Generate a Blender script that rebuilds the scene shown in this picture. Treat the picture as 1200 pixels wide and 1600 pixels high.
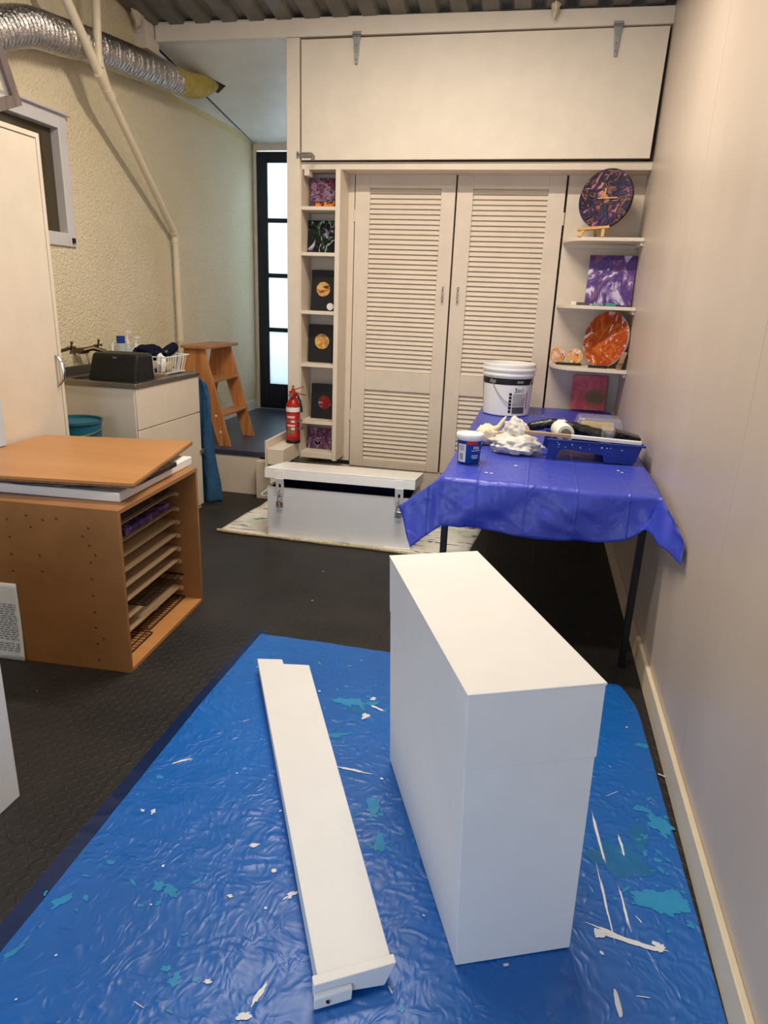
import bpy, bmesh, math, random
from mathutils import Vector, Matrix, Euler, noise
PI = math.pi
for o in list(bpy.data.objects): bpy.data.objects.remove(o)
sc = bpy.context.scene; COL = sc.collection
rnd = random.Random(7)

# ---------------------------------------------------------------- camera
FPX = 1058.2; EYE = Vector((0, 0, 1.5))
yaw, pit, rol = 0.20811567, 0.30658832, 0.03984774
cy, sy = math.cos(yaw), math.sin(yaw)
Fw = Vector((-sy*math.cos(pit), cy*math.cos(pit), -math.sin(pit)))
R0 = Vector((cy, sy, 0)); U0 = R0.cross(Fw)
Rt = R0*math.cos(rol) + U0*math.sin(rol); Up = U0*math.cos(rol) - R0*math.sin(rol)
cam = bpy.data.cameras.new('camera'); co = bpy.data.objects.new('camera', cam); COL.objects.link(co)
mt = Matrix((Rt, Up, -Fw)).transposed().to_4x4(); mt.translation = EYE
co.matrix_world = mt
cam.sensor_fit = 'HORIZONTAL'; cam.sensor_width = 36; cam.lens = FPX/1200*36; cam.clip_start = .05
sc.camera = co

def at(px, py, ax, val):
    """world point of a measured spot lying on the plane axis=val (0 x, 1 y, 2 z)"""
    d = Rt*((px-600)/FPX) - Up*((py-800)/FPX) + Fw
    return EYE + d*((val-EYE[ax])/d[ax])

# ---------------------------------------------------------------- world, lights, exposure
w = bpy.data.worlds.new('sky'); sc.world = w; w.use_nodes = True
w.node_tree.nodes['Background'].inputs[0].default_value = (.62, .76, 1, 1)
w.node_tree.nodes['Background'].inputs[1].default_value = .55
sc.view_settings.view_transform = 'Standard'; sc.view_settings.look = 'None'
sc.view_settings.gamma = 1; sc.view_settings.exposure = 0.0; sc.view_settings.use_curve_mapping = False
def area(name, loc, target, sx, sy_, power, col, spread=PI):
    l = bpy.data.lights.new(name, 'AREA'); l.shape = 'RECTANGLE'; l.size = sx; l.size_y = sy_
    l.energy = power; l.color = col; l.spread = spread
    o = bpy.data.objects.new(name, l); COL.objects.link(o); o.location = loc
    o.rotation_euler = (Vector(target)-Vector(loc)).to_track_quat('-Z', 'Y').to_euler()
    return o
WARM = (1, .88, .73); COOL = (.66, .81, 1)
area('ceiling_lamp_light', (-.75, 3.25, 3.3), (-.75, 3.25, 0), 1.2, .12, 66, WARM)
area('ceiling_lamp_light', (-.65, 1.75, 3.45), (-.65, 1.75, 0), 1.2, .12, 34, WARM)
area('garage_door_daylight', (-1.3, -2.1, 1.2), (-.9, 4, .9), 2.2, 2.1, 50, COOL)
area('back_door_daylight', (-2.55, 7.4, 1.9), (-2.55, 6, 1.6), .8, 2.2, 34, (.84, .93, 1))

# ---------------------------------------------------------------- materials
def lin(c):
    f = lambda v: v/12.92 if v <= .04045 else ((v+.055)/1.055)**2.4
    return tuple(f(v/255) for v in c) + (1,)
class NT:
    def __init__(s, name):
        s.m = bpy.data.materials.new(name); s.m.use_nodes = True
        s.t = s.m.node_tree; s.n = s.t.nodes; s.l = s.t.links
        s.b = s.n['Principled BSDF']; s.out = s.n['Material Output']
    def node(s, ty, ins=None, **kw):
        n = s.n.new(ty)
        for k, v in kw.items(): setattr(n, k, v)
        for k, v in (ins or {}).items():
            if isinstance(v, bpy.types.NodeSocket): s.l.new(v, n.inputs[k])
            else: n.inputs[k].default_value = v
        return n
    def math(s, op, a, b=0, c=0, clamp=False):
        n = s.n.new('ShaderNodeMath'); n.operation = op; n.use_clamp = clamp
        for i, v in enumerate((a, b, c)):
            if isinstance(v, bpy.types.NodeSocket): s.l.new(v, n.inputs[i])
            else: n.inputs[i].default_value = v
        return n.outputs[0]
    def coord(s, kind='Object'):
        return s.node('ShaderNodeTexCoord').outputs[kind]
    def noise(s, vec, scale, detail=4, rough=.5, dist=0, ty='FBM'):
        n = s.node('ShaderNodeTexNoise', {'Scale': scale, 'Detail': detail, 'Roughness': rough, 'Distortion': dist})
        n.noise_type = ty; s.l.new(vec, n.inputs['Vector']); return n
    def mapv(s, vec, scale=(1, 1, 1), rot=(0, 0, 0), loc=(0, 0, 0)):
        n = s.node('ShaderNodeMapping', {'Scale': scale, 'Rotation': rot, 'Location': loc}); s.l.new(vec, n.inputs['Vector']); return n.outputs[0]
    def ramp(s, fac, stops, interp='LINEAR'):
        n = s.node('ShaderNodeValToRGB'); s.l.new(fac, n.inputs[0]); e = n.color_ramp.elements; n.color_ramp.interpolation = interp
        while len(e) < len(stops): e.new(.5)
        for i, (p, c) in enumerate(stops): e[i].position = p; e[i].color = c
        return n.outputs[0]
    def mix(s, fac, a, b, blend='MIX'):
        n = s.n.new('ShaderNodeMix'); n.data_type = 'RGBA'; n.blend_type = blend
        for i, v in ((0, fac), (6, a), (7, b)):
            if isinstance(v, bpy.types.NodeSocket): s.l.new(v, n.inputs[i])
            else: n.inputs[i].default_value = v
        return n.outputs[2]
    def bump(s, h, strength=.3, dist=.01, prev=None):
        n = s.node('ShaderNodeBump', {'Strength': strength, 'Distance': dist}); s.l.new(h, n.inputs['Height'])
        if prev is not None: s.l.new(prev, n.inputs['Normal'])
        return n.outputs[0]
    def set(s, **kw):
        for k, v in kw.items():
            k = k.replace('_', ' ')
            if isinstance(v, bpy.types.NodeSocket): s.l.new(v, s.b.inputs[k])
            else: s.b.inputs[k].default_value = v
        return s.m
def paint(name, rgb, rough=.5, var=.06, bump=.08, nscale=6, spec=.4, metallic=0):
    """painted / plain surface with faint brush unevenness"""
    t = NT(name); c = lin(rgb); v = t.coord()
    n = t.noise(v, nscale, 5, .6)
    lo = tuple(x*(1-var) for x in c[:3])+(1,); hi = tuple(min(1, x*(1+var*.5)) for x in c[:3])+(1,)
    col = t.ramp(n.outputs[0], [(.3, lo), (.7, hi)])
    f = t.noise(t.mapv(v, (1, 1, .25)), 140, 2, .6)
    return t.set(Base_Color=col, Roughness=rough, Specular_IOR_Level=spec, Metallic=metallic, Normal=t.bump(f.outputs[0], bump, .002))
def wood(name, c1, c2, rough=.45, scale=1, axis=1, sharp=(.35, .65)):
    t = NT(name); v = t.coord(); s = [9*scale]*3; s[axis] = .7*scale
    n = t.noise(t.mapv(v, s), 1.6, 5, .55, .7)
    f = t.noise(t.mapv(v, [q*9 for q in s]), 2, 2)
    col = t.ramp(n.outputs[0], [(sharp[0], lin(c1)), (sharp[1], lin(c2))])
    col = t.mix(.12, col, f.outputs['Color'], 'MULTIPLY')
    return t.set(Base_Color=col, Roughness=rough, Normal=t.bump(f.outputs[0], .08, .001))
def fluid(name, cols, scale=5, seed=0, rough=.25, dist=.9, stretch=(1, 1, 1)):
    """poured acrylic: swirled bands of several colours"""
    t = NT(name); v = t.mapv(t.coord(), stretch, (0, 0, 0), (seed*3.7, seed*1.3, seed*2.1))
    w1 = t.noise(v, scale*.6, 3, .55, 1.0)
    a = t.node('ShaderNodeVectorMath', operation='MULTIPLY_ADD'); t.l.new(w1.outputs['Color'], a.inputs[0]); a.inputs[1].default_value = (.55/scale*5,)*3; t.l.new(v, a.inputs[2])
    n = t.noise(a.outputs[0], scale, 5, .55, dist)
    k = len(cols); st = [(.36+.28*i/(k-1), lin(c)) for i, c in enumerate(cols)]
    return t.set(Base_Color=t.ramp(n.outputs[0], st), Roughness=max(rough, .45), Specular_IOR_Level=.2)
def metal(name, rgb, rough=.3):
    t = NT(name); n = t.noise(t.coord(), 30, 3)
    return t.set(Base_Color=lin(rgb), Metallic=1.0, Roughness=t.math('MULTIPLY_ADD', n.outputs[0], .2, rough-.1))
def plastic_sheet(name, rgb, spec_rough=.28, big=3.2, fine=22, alpha=1.0, hazy=.25, amt=1.0, crease=0):
    """crinkled polythene: ridged creases at two sizes"""
    t = NT(name); v = t.coord()
    wv = t.noise(v, 4, 2); a = t.node('ShaderNodeVectorMath', operation='MULTIPLY_ADD')
    t.l.new(wv.outputs['Color'], a.inputs[0]); a.inputs[1].default_value = (.22, .22, .22); t.l.new(v, a.inputs[2])
    q = t.mapv(a.outputs[0], (1, .45, 1), (0, 0, .5)); q2 = t.mapv(a.outputs[0], (.5, 1.1, 1), (0, 0, -.35))
    n1 = t.noise(q, big*1.7, 7, .62, .4, 'RIDGED_MULTIFRACTAL')
    n2 = t.noise(q, fine*1.3, 5, .6, .3, 'RIDGED_MULTIFRACTAL'); n3 = t.noise(q2, fine*.8, 4, .6, .2, 'RIDGED_MULTIFRACTAL')
    nb = t.bump(n1.outputs[0], .22*amt, .02)
    nb = t.bump(n3.outputs[0], .8*amt, .0055, nb)
    nb = t.bump(n2.outputs[0], .8*amt, .0035, nb)
    if crease:
        sp = t.node('ShaderNodeSeparateXYZ'); t.l.new(v, sp.inputs[0])
        dx = t.math('ABSOLUTE', t.math('SUBTRACT', t.math('FRACT', t.math('MULTIPLY_ADD', sp.outputs[0], 1/crease, .43)), .5))
        dy = t.math('ABSOLUTE', t.math('SUBTRACT', t.math('FRACT', t.math('MULTIPLY_ADD', sp.outputs[1], 1/crease, .2)), .5))
        hgt = t.math('SUBTRACT', 1, t.math('MULTIPLY', t.math('MINIMUM', dx, dy), 1/.03), clamp=True)
        nb = t.bump(hgt, .5, .005, nb)
    c = lin(rgb); c2 = tuple(x*.8 for x in c[:3])+(1,)
    col = t.ramp(t.noise(v, 1.3, 3).outputs[0], [(.35, c2), (.65, c)])
    t.set(Base_Color=col, Roughness=spec_rough, Specular_IOR_Level=.5, Normal=nb, Coat_Weight=hazy*.4, Coat_Roughness=.45)
    if alpha < 1: t.set(Alpha=alpha)
    return t.m
def clear(name, tint=(1, 1, 1), rough=.05, alpha=.25):
    t = NT(name); tr = t.node('ShaderNodeBsdfTransparent', {'Color': tuple(tint)+(1,)}); gl = t.node('ShaderNodeBsdfPrincipled', {'Base Color': tuple(tint)+(1,), 'Roughness': rough, 'Specular IOR Level': .8})
    mx = t.node('ShaderNodeMixShader', {0: alpha}); t.l.new(tr.outputs[0], mx.inputs[1]); t.l.new(gl.outputs[0], mx.inputs[2]); t.l.new(mx.outputs[0], t.out.inputs[0])
    return t.m

M = {}
M['cream'] = paint('cream_paint', (226, 214, 196), .5)
M['cream_board'] = paint('cream_board_paint', (222, 208, 190), .55)
M['panel_wall'] = None
M['white'] = paint('white_paint', (237, 237, 237), .55, .03, .15)
M['white_gloss'] = paint('white_gloss', (242, 241, 238), .3, .03, .05)
M['skirting'] = paint('skirting_paint', (226, 212, 184), .4)
M['navy'] = paint('navy_paint', (26, 31, 46), .3, .1)
M['deep_blue'] = paint('deep_blue_lining', (14, 26, 66), .6)
M['black'] = paint('black_plastic', (22, 22, 23), .4, .2)
M['black_metal'] = paint('black_metal', (18, 18, 19), .45, .2)
M['gap_shade'] = paint('recess_shade', (40, 34, 28), .9)  # dark colour standing in for the shade inside gaps and holes
M['chrome'] = metal('chrome', (210, 210, 208), .15)
M['zinc'] = metal('zinc_plate', (178, 180, 176), .35)
M['steel'] = metal('stainless_steel', (150, 145, 138), .35)
M['brass_tap'] = metal('tarnished_brass', (110, 95, 78), .45)
M['pvc'] = paint('cream_pvc', (226, 212, 184), .4, .05, .03)
M['mdf'] = wood('varnished_mdf', (156, 106, 58), (168, 116, 66), .42, .35, 1)
M['mdf_top'] = wood('varnished_board', (190, 132, 78), (200, 144, 90), .35, .35, 0)
M['ply_edge'] = wood('ply_edge', (120, 78, 44), (150, 104, 64), .6, 4, 2)
M['ladder'] = wood('pine', (208, 144, 86), (170, 102, 54), .45, 1.6, 2, (.42, .66))
M['tread'] = wood('pine_tread', (196, 140, 92), (168, 110, 66), .45, 1.6, 1)
M['hardboard'] = wood('hardboard', (186, 158, 124), (174, 146, 112), .6, .6, 1)
M['raw_wood'] = wood('raw_stick', (206, 176, 142), (180, 146, 112), .6, 2, 0)
M['easel'] = wood('bamboo', (222, 176, 104), (206, 156, 86), .5, 3, 0)
M['gold'] = metal('gold_hand', (176, 140, 80), .5)
M['red'] = paint('extinguisher_red', (168, 30, 26), .3)
M['red_label'] = paint('red_label', (200, 40, 40), .4)
M['green_label'] = paint('green_label', (70, 140, 110), .5)
M['grey_print'] = paint('grey_print', (128, 126, 126), .6)
M['black_print'] = paint('black_print', (26, 24, 26), .5)
M['blue_label'] = paint('blue_label', (20, 66, 150), .35)
M['tray_blue'] = paint('tray_blue', (28, 52, 140), .35, .2)
M['teal'] = paint('teal_plastic', (26, 98, 118), .4)
M['paint_teal'] = paint('dried_teal_paint', (40, 142, 196), .4, .15)
M['paint_dark_teal'] = paint('thin_teal_paint', (24, 108, 168), .4, .2)
M['paint_white'] = paint('dried_white_paint', (226, 230, 236), .45)
M['towel'] = paint('blue_towel', (50, 88, 124), .95, .2, .8, 30, .1)
M['navy_cloth'] = paint('navy_cloth', (24, 28, 48), .95, .3, .8, 30, .1)
M['grey_bag'] = paint('grey_plastic', (84, 84, 92), .35, .2)
M['dark_canvas'] = fluid('dark_brown_canvas', [(48, 36, 30), (62, 46, 38), (40, 30, 28), (80, 60, 50)], 8, 3, .6)
M['pale_blue'] = paint('pale_blue_board', (196, 210, 226), .5)
M['yellow_foam'] = paint('yellow_insulation', (190, 170, 92), .8, .2, .6, 20, .2)
M['foam'] = paint('foam_filler', (218, 206, 178), .7, .15, .8, 40, .2)
M['roller_white'] = paint('roller_nap', (236, 234, 226), .9, .06, .5, 50, .1)
M['glove'] = paint('latex_glove', (232, 222, 196), .55, .06, .3)
M['clear'] = clear('clear_plastic', (.97, .95, .92), .08, .2)
M['clear_bottle'] = clear('clear_bottle', (.8, .88, .92), .1, .4)
M['window_glass'] = paint('dim_window_glass', (74, 66, 50), .12, .1, .0, 2, .6)
M['upvc'] = paint('window_white', (212, 210, 212), .35)
M['grey_sash'] = wood('grey_sash', (130, 118, 114), (112, 100, 98), .5, 2, 2)
M['mauve_hint'] = paint('tile_white', (230, 226, 222), .4)

def mat_floor():
    t = NT('black_rubber_mat'); v = t.coord('Object')
    sp = t.node('ShaderNodeSeparateXYZ'); t.l.new(v, sp.inputs[0]); p = 1/.03
    u = t.math('MULTIPLY', sp.outputs[0], p); q = t.math('MULTIPLY', sp.outputs[1], p)
    fu = t.math('FLOOR', u); fq = t.math('FLOOR', q)
    s = t.math('MULTIPLY_ADD', t.math('PINGPONG', t.math('ADD', fu, fq), 1), 2, -1)
    uc = t.math('SUBTRACT', t.math('SUBTRACT', u, fu), .5); vc = t.math('SUBTRACT', t.math('SUBTRACT', q, fq), .5)
    sv = t.math('MULTIPLY', s, vc)
    a = t.math('MULTIPLY', t.math('ADD', uc, sv), .707/.46); b = t.math('MULTIPLY', t.math('SUBTRACT', uc, sv), .707/.15)
    r = t.math('ADD', t.math('MULTIPLY', a, a), t.math('MULTIPLY', b, b))
    h = t.math('SUBTRACT', 1, r, clamp=True)
    n = t.noise(v, 3, 4); grit = t.noise(v, 260, 2)
    # seams of the interlocking tiles
    def seam(a_, b_):
        tri = t.math('PINGPONG', t.math('MULTIPLY', b_, 1/.035), 1)
        x = t.math('ADD', a_, t.math('MULTIPLY', tri, .016))
        d = t.math('ABSOLUTE', t.math('SUBTRACT', t.math('FRACT', t.math('ADD', t.math('MULTIPLY', x, 1/.62), .41)), .5))
        return t.math('LESS_THAN', d, .0028)
    sm = t.math('MAXIMUM', seam(sp.outputs[0], sp.outputs[1]), seam(sp.outputs[1], sp.outputs[0]))
    # specks of dried paint
    vo = t.node('ShaderNodeTexVoronoi', {'Scale': 16.0}); t.l.new(v, vo.inputs['Vector'])
    rr = t.node('ShaderNodeSeparateColor'); t.l.new(vo.outputs['Color'], rr.inputs[0])
    th = t.math('MULTIPLY', t.math('POWER', rr.outputs[0], 14), .11)
    speck = t.math('LESS_THAN', vo.outputs['Distance'], th)
    base = t.ramp(n.outputs[0], [(.35, lin((33, 31, 31))), (.7, lin((47, 43, 41)))])
    base = t.mix(sm, base, lin((12, 11, 11)))
    base = t.mix(speck, base, lin((170, 166, 158)))
    nb = t.bump(h, .55, .003); nb = t.bump(grit.outputs[0], .1, .001, nb)
    return t.set(Base_Color=base, Roughness=.52, Specular_IOR_Level=.35, Normal=nb)
M['floor'] = mat_floor()
def mat_stucco():
    t = NT('rough_cast_wall'); v = t.coord()
    n = t.noise(v, 75, 2, .5); n2 = t.noise(v, 150, 3, .6); big = t.noise(v, 1.5, 3)
    c = t.ramp(big.outputs[0], [(.35, lin((226, 212, 178))), (.65, lin((232, 219, 190)))])
    pit_ = t.ramp(n2.outputs[0], [(.26, lin((150, 128, 84))), (.36, (1, 1, 1, 1))])
    c = t.mix(.5, c, pit_, 'MULTIPLY')
    nb = t.bump(n.outputs[0], .9, .011); nb = t.bump(n2.outputs[0], .5, .005, nb)
    return t.set(Base_Color=c, Roughness=.75, Specular_IOR_Level=.25, Normal=nb)
M['stucco'] = mat_stucco()
def mat_rightwall():
    t = NT('painted_wall_lining'); v = t.coord()
    big = t.noise(t.mapv(v, (1, 1.2, .5)), 1.6, 4); st = t.noise(t.mapv(v, (1, 14, .6)), 2, 3)
    c = t.ramp(big.outputs[0], [(.35, lin((196, 181, 166))), (.68, lin((205, 191, 177)))])
    return t.set(Base_Color=c, Roughness=.38, Specular_IOR_Level=.4, Normal=t.bump(st.outputs[0], .12, .004))
M['panel_wall'] = mat_rightwall()
def mat_roof():
    t = NT('galvanised_roof_sheet'); n = t.noise(t.coord(), 5, 5)
    return t.set(Base_Color=t.ramp(n.outputs[0], [(.3, lin((94, 92, 86))), (.7, lin((126, 122, 112)))]), Metallic=.35, Roughness=.5)
M['roof'] = mat_roof()
def mat_duct():
    t = NT('crinkled_foil'); v = t.coord(); n = t.noise(v, 60, 4, .6, 1.5); n2 = t.noise(v, 22, 3)
    nb = t.bump(n.outputs[0], .7, .006); nb = t.bump(n2.outputs[0], .5, .012, nb)
    return t.set(Base_Color=lin((196, 192, 190)), Metallic=1.0, Roughness=.27, Normal=nb)
M['foil'] = mat_duct()
def mat_frost():
    t = NT('frosted_glass'); v = t.coord(); n = t.noise(v, 90, 3)
    a = t.node('ShaderNodeBsdfTranslucent', {'Color': (.86, .93, .97, 1)}); g = t.node('ShaderNodeBsdfGlossy', {'Roughness': .3, 'Color': (.8, .85, .9, 1)})
    nb = t.bump(n.outputs[0], .4, .004); t.l.new(nb, g.inputs['Normal'])
    mx = t.node('ShaderNodeMixShader', {0: .12}); t.l.new(a.outputs[0], mx.inputs[1]); t.l.new(g.outputs[0], mx.inputs[2]); t.l.new(mx.outputs[0], t.out.inputs[0])
    return t.m
M['frost'] = mat_frost()
def mat_dropcloth():
    t = NT('painted_canvas_cloth'); v = t.coord()
    n = t.noise(t.mapv(v, (2.2, 9, 1), (0, 0, .6)), 2.2, 5, .65, 1.2); n2 = t.noise(v, 6, 3); g = t.noise(v, 120, 2)
    c = t.ramp(n2.outputs[0], [(.4, lin((224, 220, 208))), (.7, lin((234, 233, 230)))])
    c = t.mix(t.ramp(n.outputs[0], [(.58, (0, 0, 0, 1)), (.62, (1, 1, 1, 1))]), c, lin((40, 44, 66)))
    n3 = t.noise(v, 3.1, 3); c = t.mix(t.ramp(n3.outputs[0], [(.60, (0, 0, 0, 1)), (.72, (.6, .6, .6, 1))]), c, lin((150, 186, 160)))
    return t.set(Base_Color=c, Roughness=.7, Normal=t.bump(g.outputs[0], .3, .003))
M['dropcloth'] = mat_dropcloth()
M['dropcloth_edge'] = paint('speckled_cloth_hem', (206, 190, 150), .9, .45, .9, 90, .1)
M['tarp'] = plastic_sheet('blue_drop_sheet', (6, 104, 196), .36, 2.6, 40)
M['tarp_hem'] = plastic_sheet('thin_blue_hem', (10, 44, 96), .3, 2.4, 15, .8)
M['cloth'] = plastic_sheet('blue_table_sheet', (62, 78, 200), .36, 2.6, 22, 1, .2, 1.0, .205)
M['bag'] = plastic_sheet('white_bin_bag', (236, 232, 222), .35, 14, 60, 1, .2, .6)
M['stuff_black'] = plastic_sheet('black_bin_bag', (16, 16, 17), .3, 9, 40)
M['deck'] = paint('blue_black_deck_paint', (56, 63, 84), .35, .25, .6, 8, .5)
M['ceil_white'] = paint('soffit_paint', (230, 227, 218), .45)
M['yellow_stain'] = paint('yellowed_edge', (222, 206, 152), .8)

# ---------------------------------------------------------------- mesh helpers
class MB:
    def __init__(s): s.v = []; s.f = []
    def add(s, vs, fs, mat=None):
        b = len(s.v)
        for p in vs:
            p = Vector(p); s.v.append(mat @ p if mat else p)
        s.f += [tuple(i+b for i in f) for f in fs]; return s
    def box(s, x0, x1, y0, y1, z0, z1, mat=None):
        return s.add([(x, y, z) for z in (z0, z1) for y in (y0, y1) for x in (x0, x1)],
                     [(0, 2, 3, 1), (4, 5, 7, 6), (0, 1, 5, 4), (2, 6, 7, 3), (0, 4, 6, 2), (1, 3, 7, 5)], mat)
    def hexa(s, bot, top):
        return s.add(list(bot)+list(top), [(3, 2, 1, 0), (4, 5, 6, 7), (0, 1, 5, 4), (1, 2, 6, 5), (2, 3, 7, 6), (3, 0, 4, 7)])
    def prism(s, poly, axis, a, b, mat=None):
        """extrude polygon (2d, in the other two axes in order) along axis from a to b"""
        n = len(poly); vs = []
        for q in (a, b):
            for p in poly:
                c = list(p); c.insert(axis, q); vs.append(c)
        return s.add(vs, [tuple(range(n))[::-1], tuple(range(n, 2*n))] + [(i, (i+1) % n, n+(i+1) % n, n+i) for i in range(n)], mat)
    def lathe(s, prof, n=32, mat=None, cap=True):
        vs = []; fs = []
        for r, z in prof:
            for k in range(n):
                a = 2*PI*k/n; vs.append((r*math.cos(a), r*math.sin(a), z))
        for i in range(len(prof)-1):
            for k in range(n):
                k2 = (k+1) % n; fs.append((i*n+k, i*n+k2, (i+1)*n+k2, (i+1)*n+k))
        if cap:
            if prof[0][0] > 1e-4: fs.append(tuple(range(n))[::-1])
            if prof[-1][0] > 1e-4: fs.append(tuple((len(prof)-1)*n+k for k in range(n)))
        return s.add(vs, fs, mat)
    def tube(s, pts, r, n=10, closed=False, caps=True):
        pts = [Vector(p) for p in pts]; m = len(pts); rr = r if isinstance(r, (list, tuple)) else [r]*m
        vs = []; up = None
        for i, p in enumerate(pts):
            if closed: d = pts[(i+1) % m]-pts[i-1]
            else: d = pts[min(i+1, m-1)]-pts[max(i-1, 0)]
            d.normalize()
            if up is None:
                up = Vector((0, 0, 1)) if abs(d.z) < .9 else Vector((1, 0, 0))
            a = d.cross(up).normalized(); up = a.cross(d).normalized()
            for k in range(n):
                t = 2*PI*k/n; vs.append(p + (a*math.cos(t)+up*math.sin(t))*rr[i])
        fs = []
        for i in range(m if closed else m-1):
            j = (i+1) % m
            for k in range(n):
                k2 = (k+1) % n; fs.append((i*n+k, i*n+k2, j*n+k2, j*n+k))
        if caps and not closed: fs += [tuple(range(n))[::-1], tuple((m-1)*n+k for k in range(n))]
        return s.add(vs, fs)
    def bar(s, p, q, r, n=8): return s.tube([p, q], r, n)
    def beam(s, p, q, wx, wz, up=(0, 0, 1)):
        p = Vector(p); q = Vector(q); d = (q-p).normalized(); a = d.cross(Vector(up)).normalized()*wx/2; b = a.cross(d).normalized()*wz/2
        return s.hexa([p-a-b, p+a-b, p+a+b, p-a+b], [q-a-b, q+a-b, q+a+b, q-a+b])
    def grid(s, nx, ny, fn, thick=0):
        vs = [fn(i/nx, j/ny) for j in range(ny+1) for i in range(nx+1)]
        fs = [(j*(nx+1)+i, j*(nx+1)+i+1, (j+1)*(nx+1)+i+1, (j+1)*(nx+1)+i) for j in range(ny) for i in range(nx)]
        return s.add(vs, fs)
    def sphere(s, c, r, n=14, sc_=(1, 1, 1)):
        prof = [(max(1e-5, r*math.sin(PI*i/n)), -r*math.cos(PI*i/n)) for i in range(n+1)]
        return s.lathe(prof, n*2, Matrix.Translation(c) @ Matrix.Diagonal((*sc_, 1)), False)
    def quad(s, a, b, c, d): return s.add([a, b, c, d], [(0, 1, 2, 3)])
def wmat(o):
    m = o.matrix_basis.copy()
    while o.parent: o = o.parent; m = o.matrix_basis @ m
    return m
def build(name, mb, mat, parent=None, local=False, bevel=0, smooth=35, solid=0, seg=2):
    me = bpy.data.meshes.new(name)
    vs = mb.v
    if parent is not None and not local:
        inv = wmat(parent).inverted(); vs = [inv @ p for p in vs]
    me.from_pydata([tuple(p) for p in vs], [], mb.f); me.validate()
    bm = bmesh.new(); bm.from_mesh(me); bmesh.ops.recalc_face_normals(bm, faces=bm.faces); bm.to_mesh(me); bm.free()
    for m_ in (mat if isinstance(mat, list) else [mat]): me.materials.append(m_)
    if smooth:
        me.polygons.foreach_set('use_smooth', [True]*len(me.polygons)); me.set_sharp_from_angle(angle=math.radians(smooth))
    o = bpy.data.objects.new(name, me); COL.objects.link(o)
    if parent is not None: o.parent = parent
    if solid:
        md = o.modifiers.new('solid', 'SOLIDIFY'); md.thickness = solid; md.offset = 0
    if bevel:
        md = o.modifiers.new('bevel', 'BEVEL'); md.width = bevel; md.segments = seg; md.limit_method = 'ANGLE'; md.angle_limit = math.radians(40); md.harden_normals = False
    return o
def tag(o, label, cat, group=None, kind=None):
    o['label'] = label; o['category'] = cat
    if group: o['group'] = group
    if kind: o['kind'] = kind
    return o
def thing(name, label, cat, loc=(0, 0, 0), rz=0, group=None, kind=None, rot=None):
    o = bpy.data.objects.new(name, None); COL.objects.link(o); o.location = loc
    o.rotation_euler = rot if rot else (0, 0, rz); o.empty_display_size = .05
    return tag(o, label, cat, group, kind)
def struct(name, mb, mat, **kw):
    o = build(name, mb, mat, **kw); o['kind'] = 'structure'; return o
def text_mb(body, size, mat, depth=.0006):
    """letters as a mesh lying in the local xy plane, mapped through mat (or a function)"""
    cu = bpy.data.curves.new('lettering', 'FONT'); cu.body = body; cu.size = size; cu.align_x = 'CENTER'; cu.align_y = 'CENTER'; cu.extrude = depth
    ob = bpy.data.objects.new('lettering', cu); COL.objects.link(ob)
    dg = bpy.context.evaluated_depsgraph_get(); me = ob.evaluated_get(dg).to_mesh()
    mb = MB(); f = mat if callable(mat) else (lambda p: mat @ p)
    mb.v = [f(v.co.copy()) for v in me.vertices]; mb.f = [tuple(p.vertices) for p in me.polygons]
    ob.evaluated_get(dg).to_mesh_clear(); bpy.data.objects.remove(ob); bpy.data.curves.remove(cu)
    return mb
def on_cyl(c, r, ang0, z0):
    """map (x,y,z) local label space to a cylinder surface of radius r (or r(z)) round c"""
    def f(p):
        z = z0+p.y; R = (r(z) if callable(r) else r)+p.z; a = ang0+p.x/R
        return Vector((c[0]+R*math.cos(a), c[1]+R*math.sin(a), c[2]+z))
    return f
def label_mb(x0, x1, y0, y1, f, nx=10, ny=2, off=.0008):
    return MB().grid(nx, ny, lambda u, v: f(Vector((x0+(x1-x0)*u, y0+(y1-y0)*v, off))))

# ================================================================ SETTING
XR, XL, YD = .58, -2.83, 5.10          # right wall, left wall, cupboard front plane
def roof_z(y): return 3.185+.13*(4.87-y)
struct('floor', MB().box(-3.0, .75, -2.3, 6.9, -.05, 0), M['floor'])
mb = MB().box(XR, XR+.1, -2.3, 5.6, 0, 4.3)
struct('wall_right', mb, M['panel_wall'])
o = struct('baseboard_right', MB().prism([(XR-.018, 0), (XR, 0), (XR, .085), (XR-.018, .082)], 1, -2.3, 5.1) if False else MB().prism([(XR-.02, 0), (XR, 0), (XR, .10), (XR-.018, .10)], 1, -2.2, 5.08), M['skirting'], bevel=.003)
mb = MB()
for y in (2.02, 3.22, .82): mb.box(XR-.0006, XR+.004, y-.004, y+.004, .1, 3.4)
struct('trim_1', mb, M['panel_wall'])
# left wall with the window opening
WY0, WY1, WZ0, WZ1 = 2.75, 3.93, 1.72, 2.43
mb = MB().box(XL-.15, XL, -2.3, WY0, 0, 4.3).box(XL-.15, XL, WY1, 6.9, 0, 4.3).box(XL-.15, XL, WY0, WY1, 0, WZ0).box(XL-.15, XL, WY0, WY1, WZ1, 4.3)
struct('wall_left', mb, M['stucco'])
# wall at the end of the passage, with the glazed door
mb = MB().box(-2.83, -1.71, 6.72, 6.87, 2.79, 3.3).box(-2.83, -2.81, 6.70, 6.87, .34, 2.79).box(-2.0, -1.71, 6.72, 6.87, 0, 2.79).box(-2.83, -2.0, 6.72, 6.87, 0, .34)
struct('wall_back', mb, M['cream'])
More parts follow.
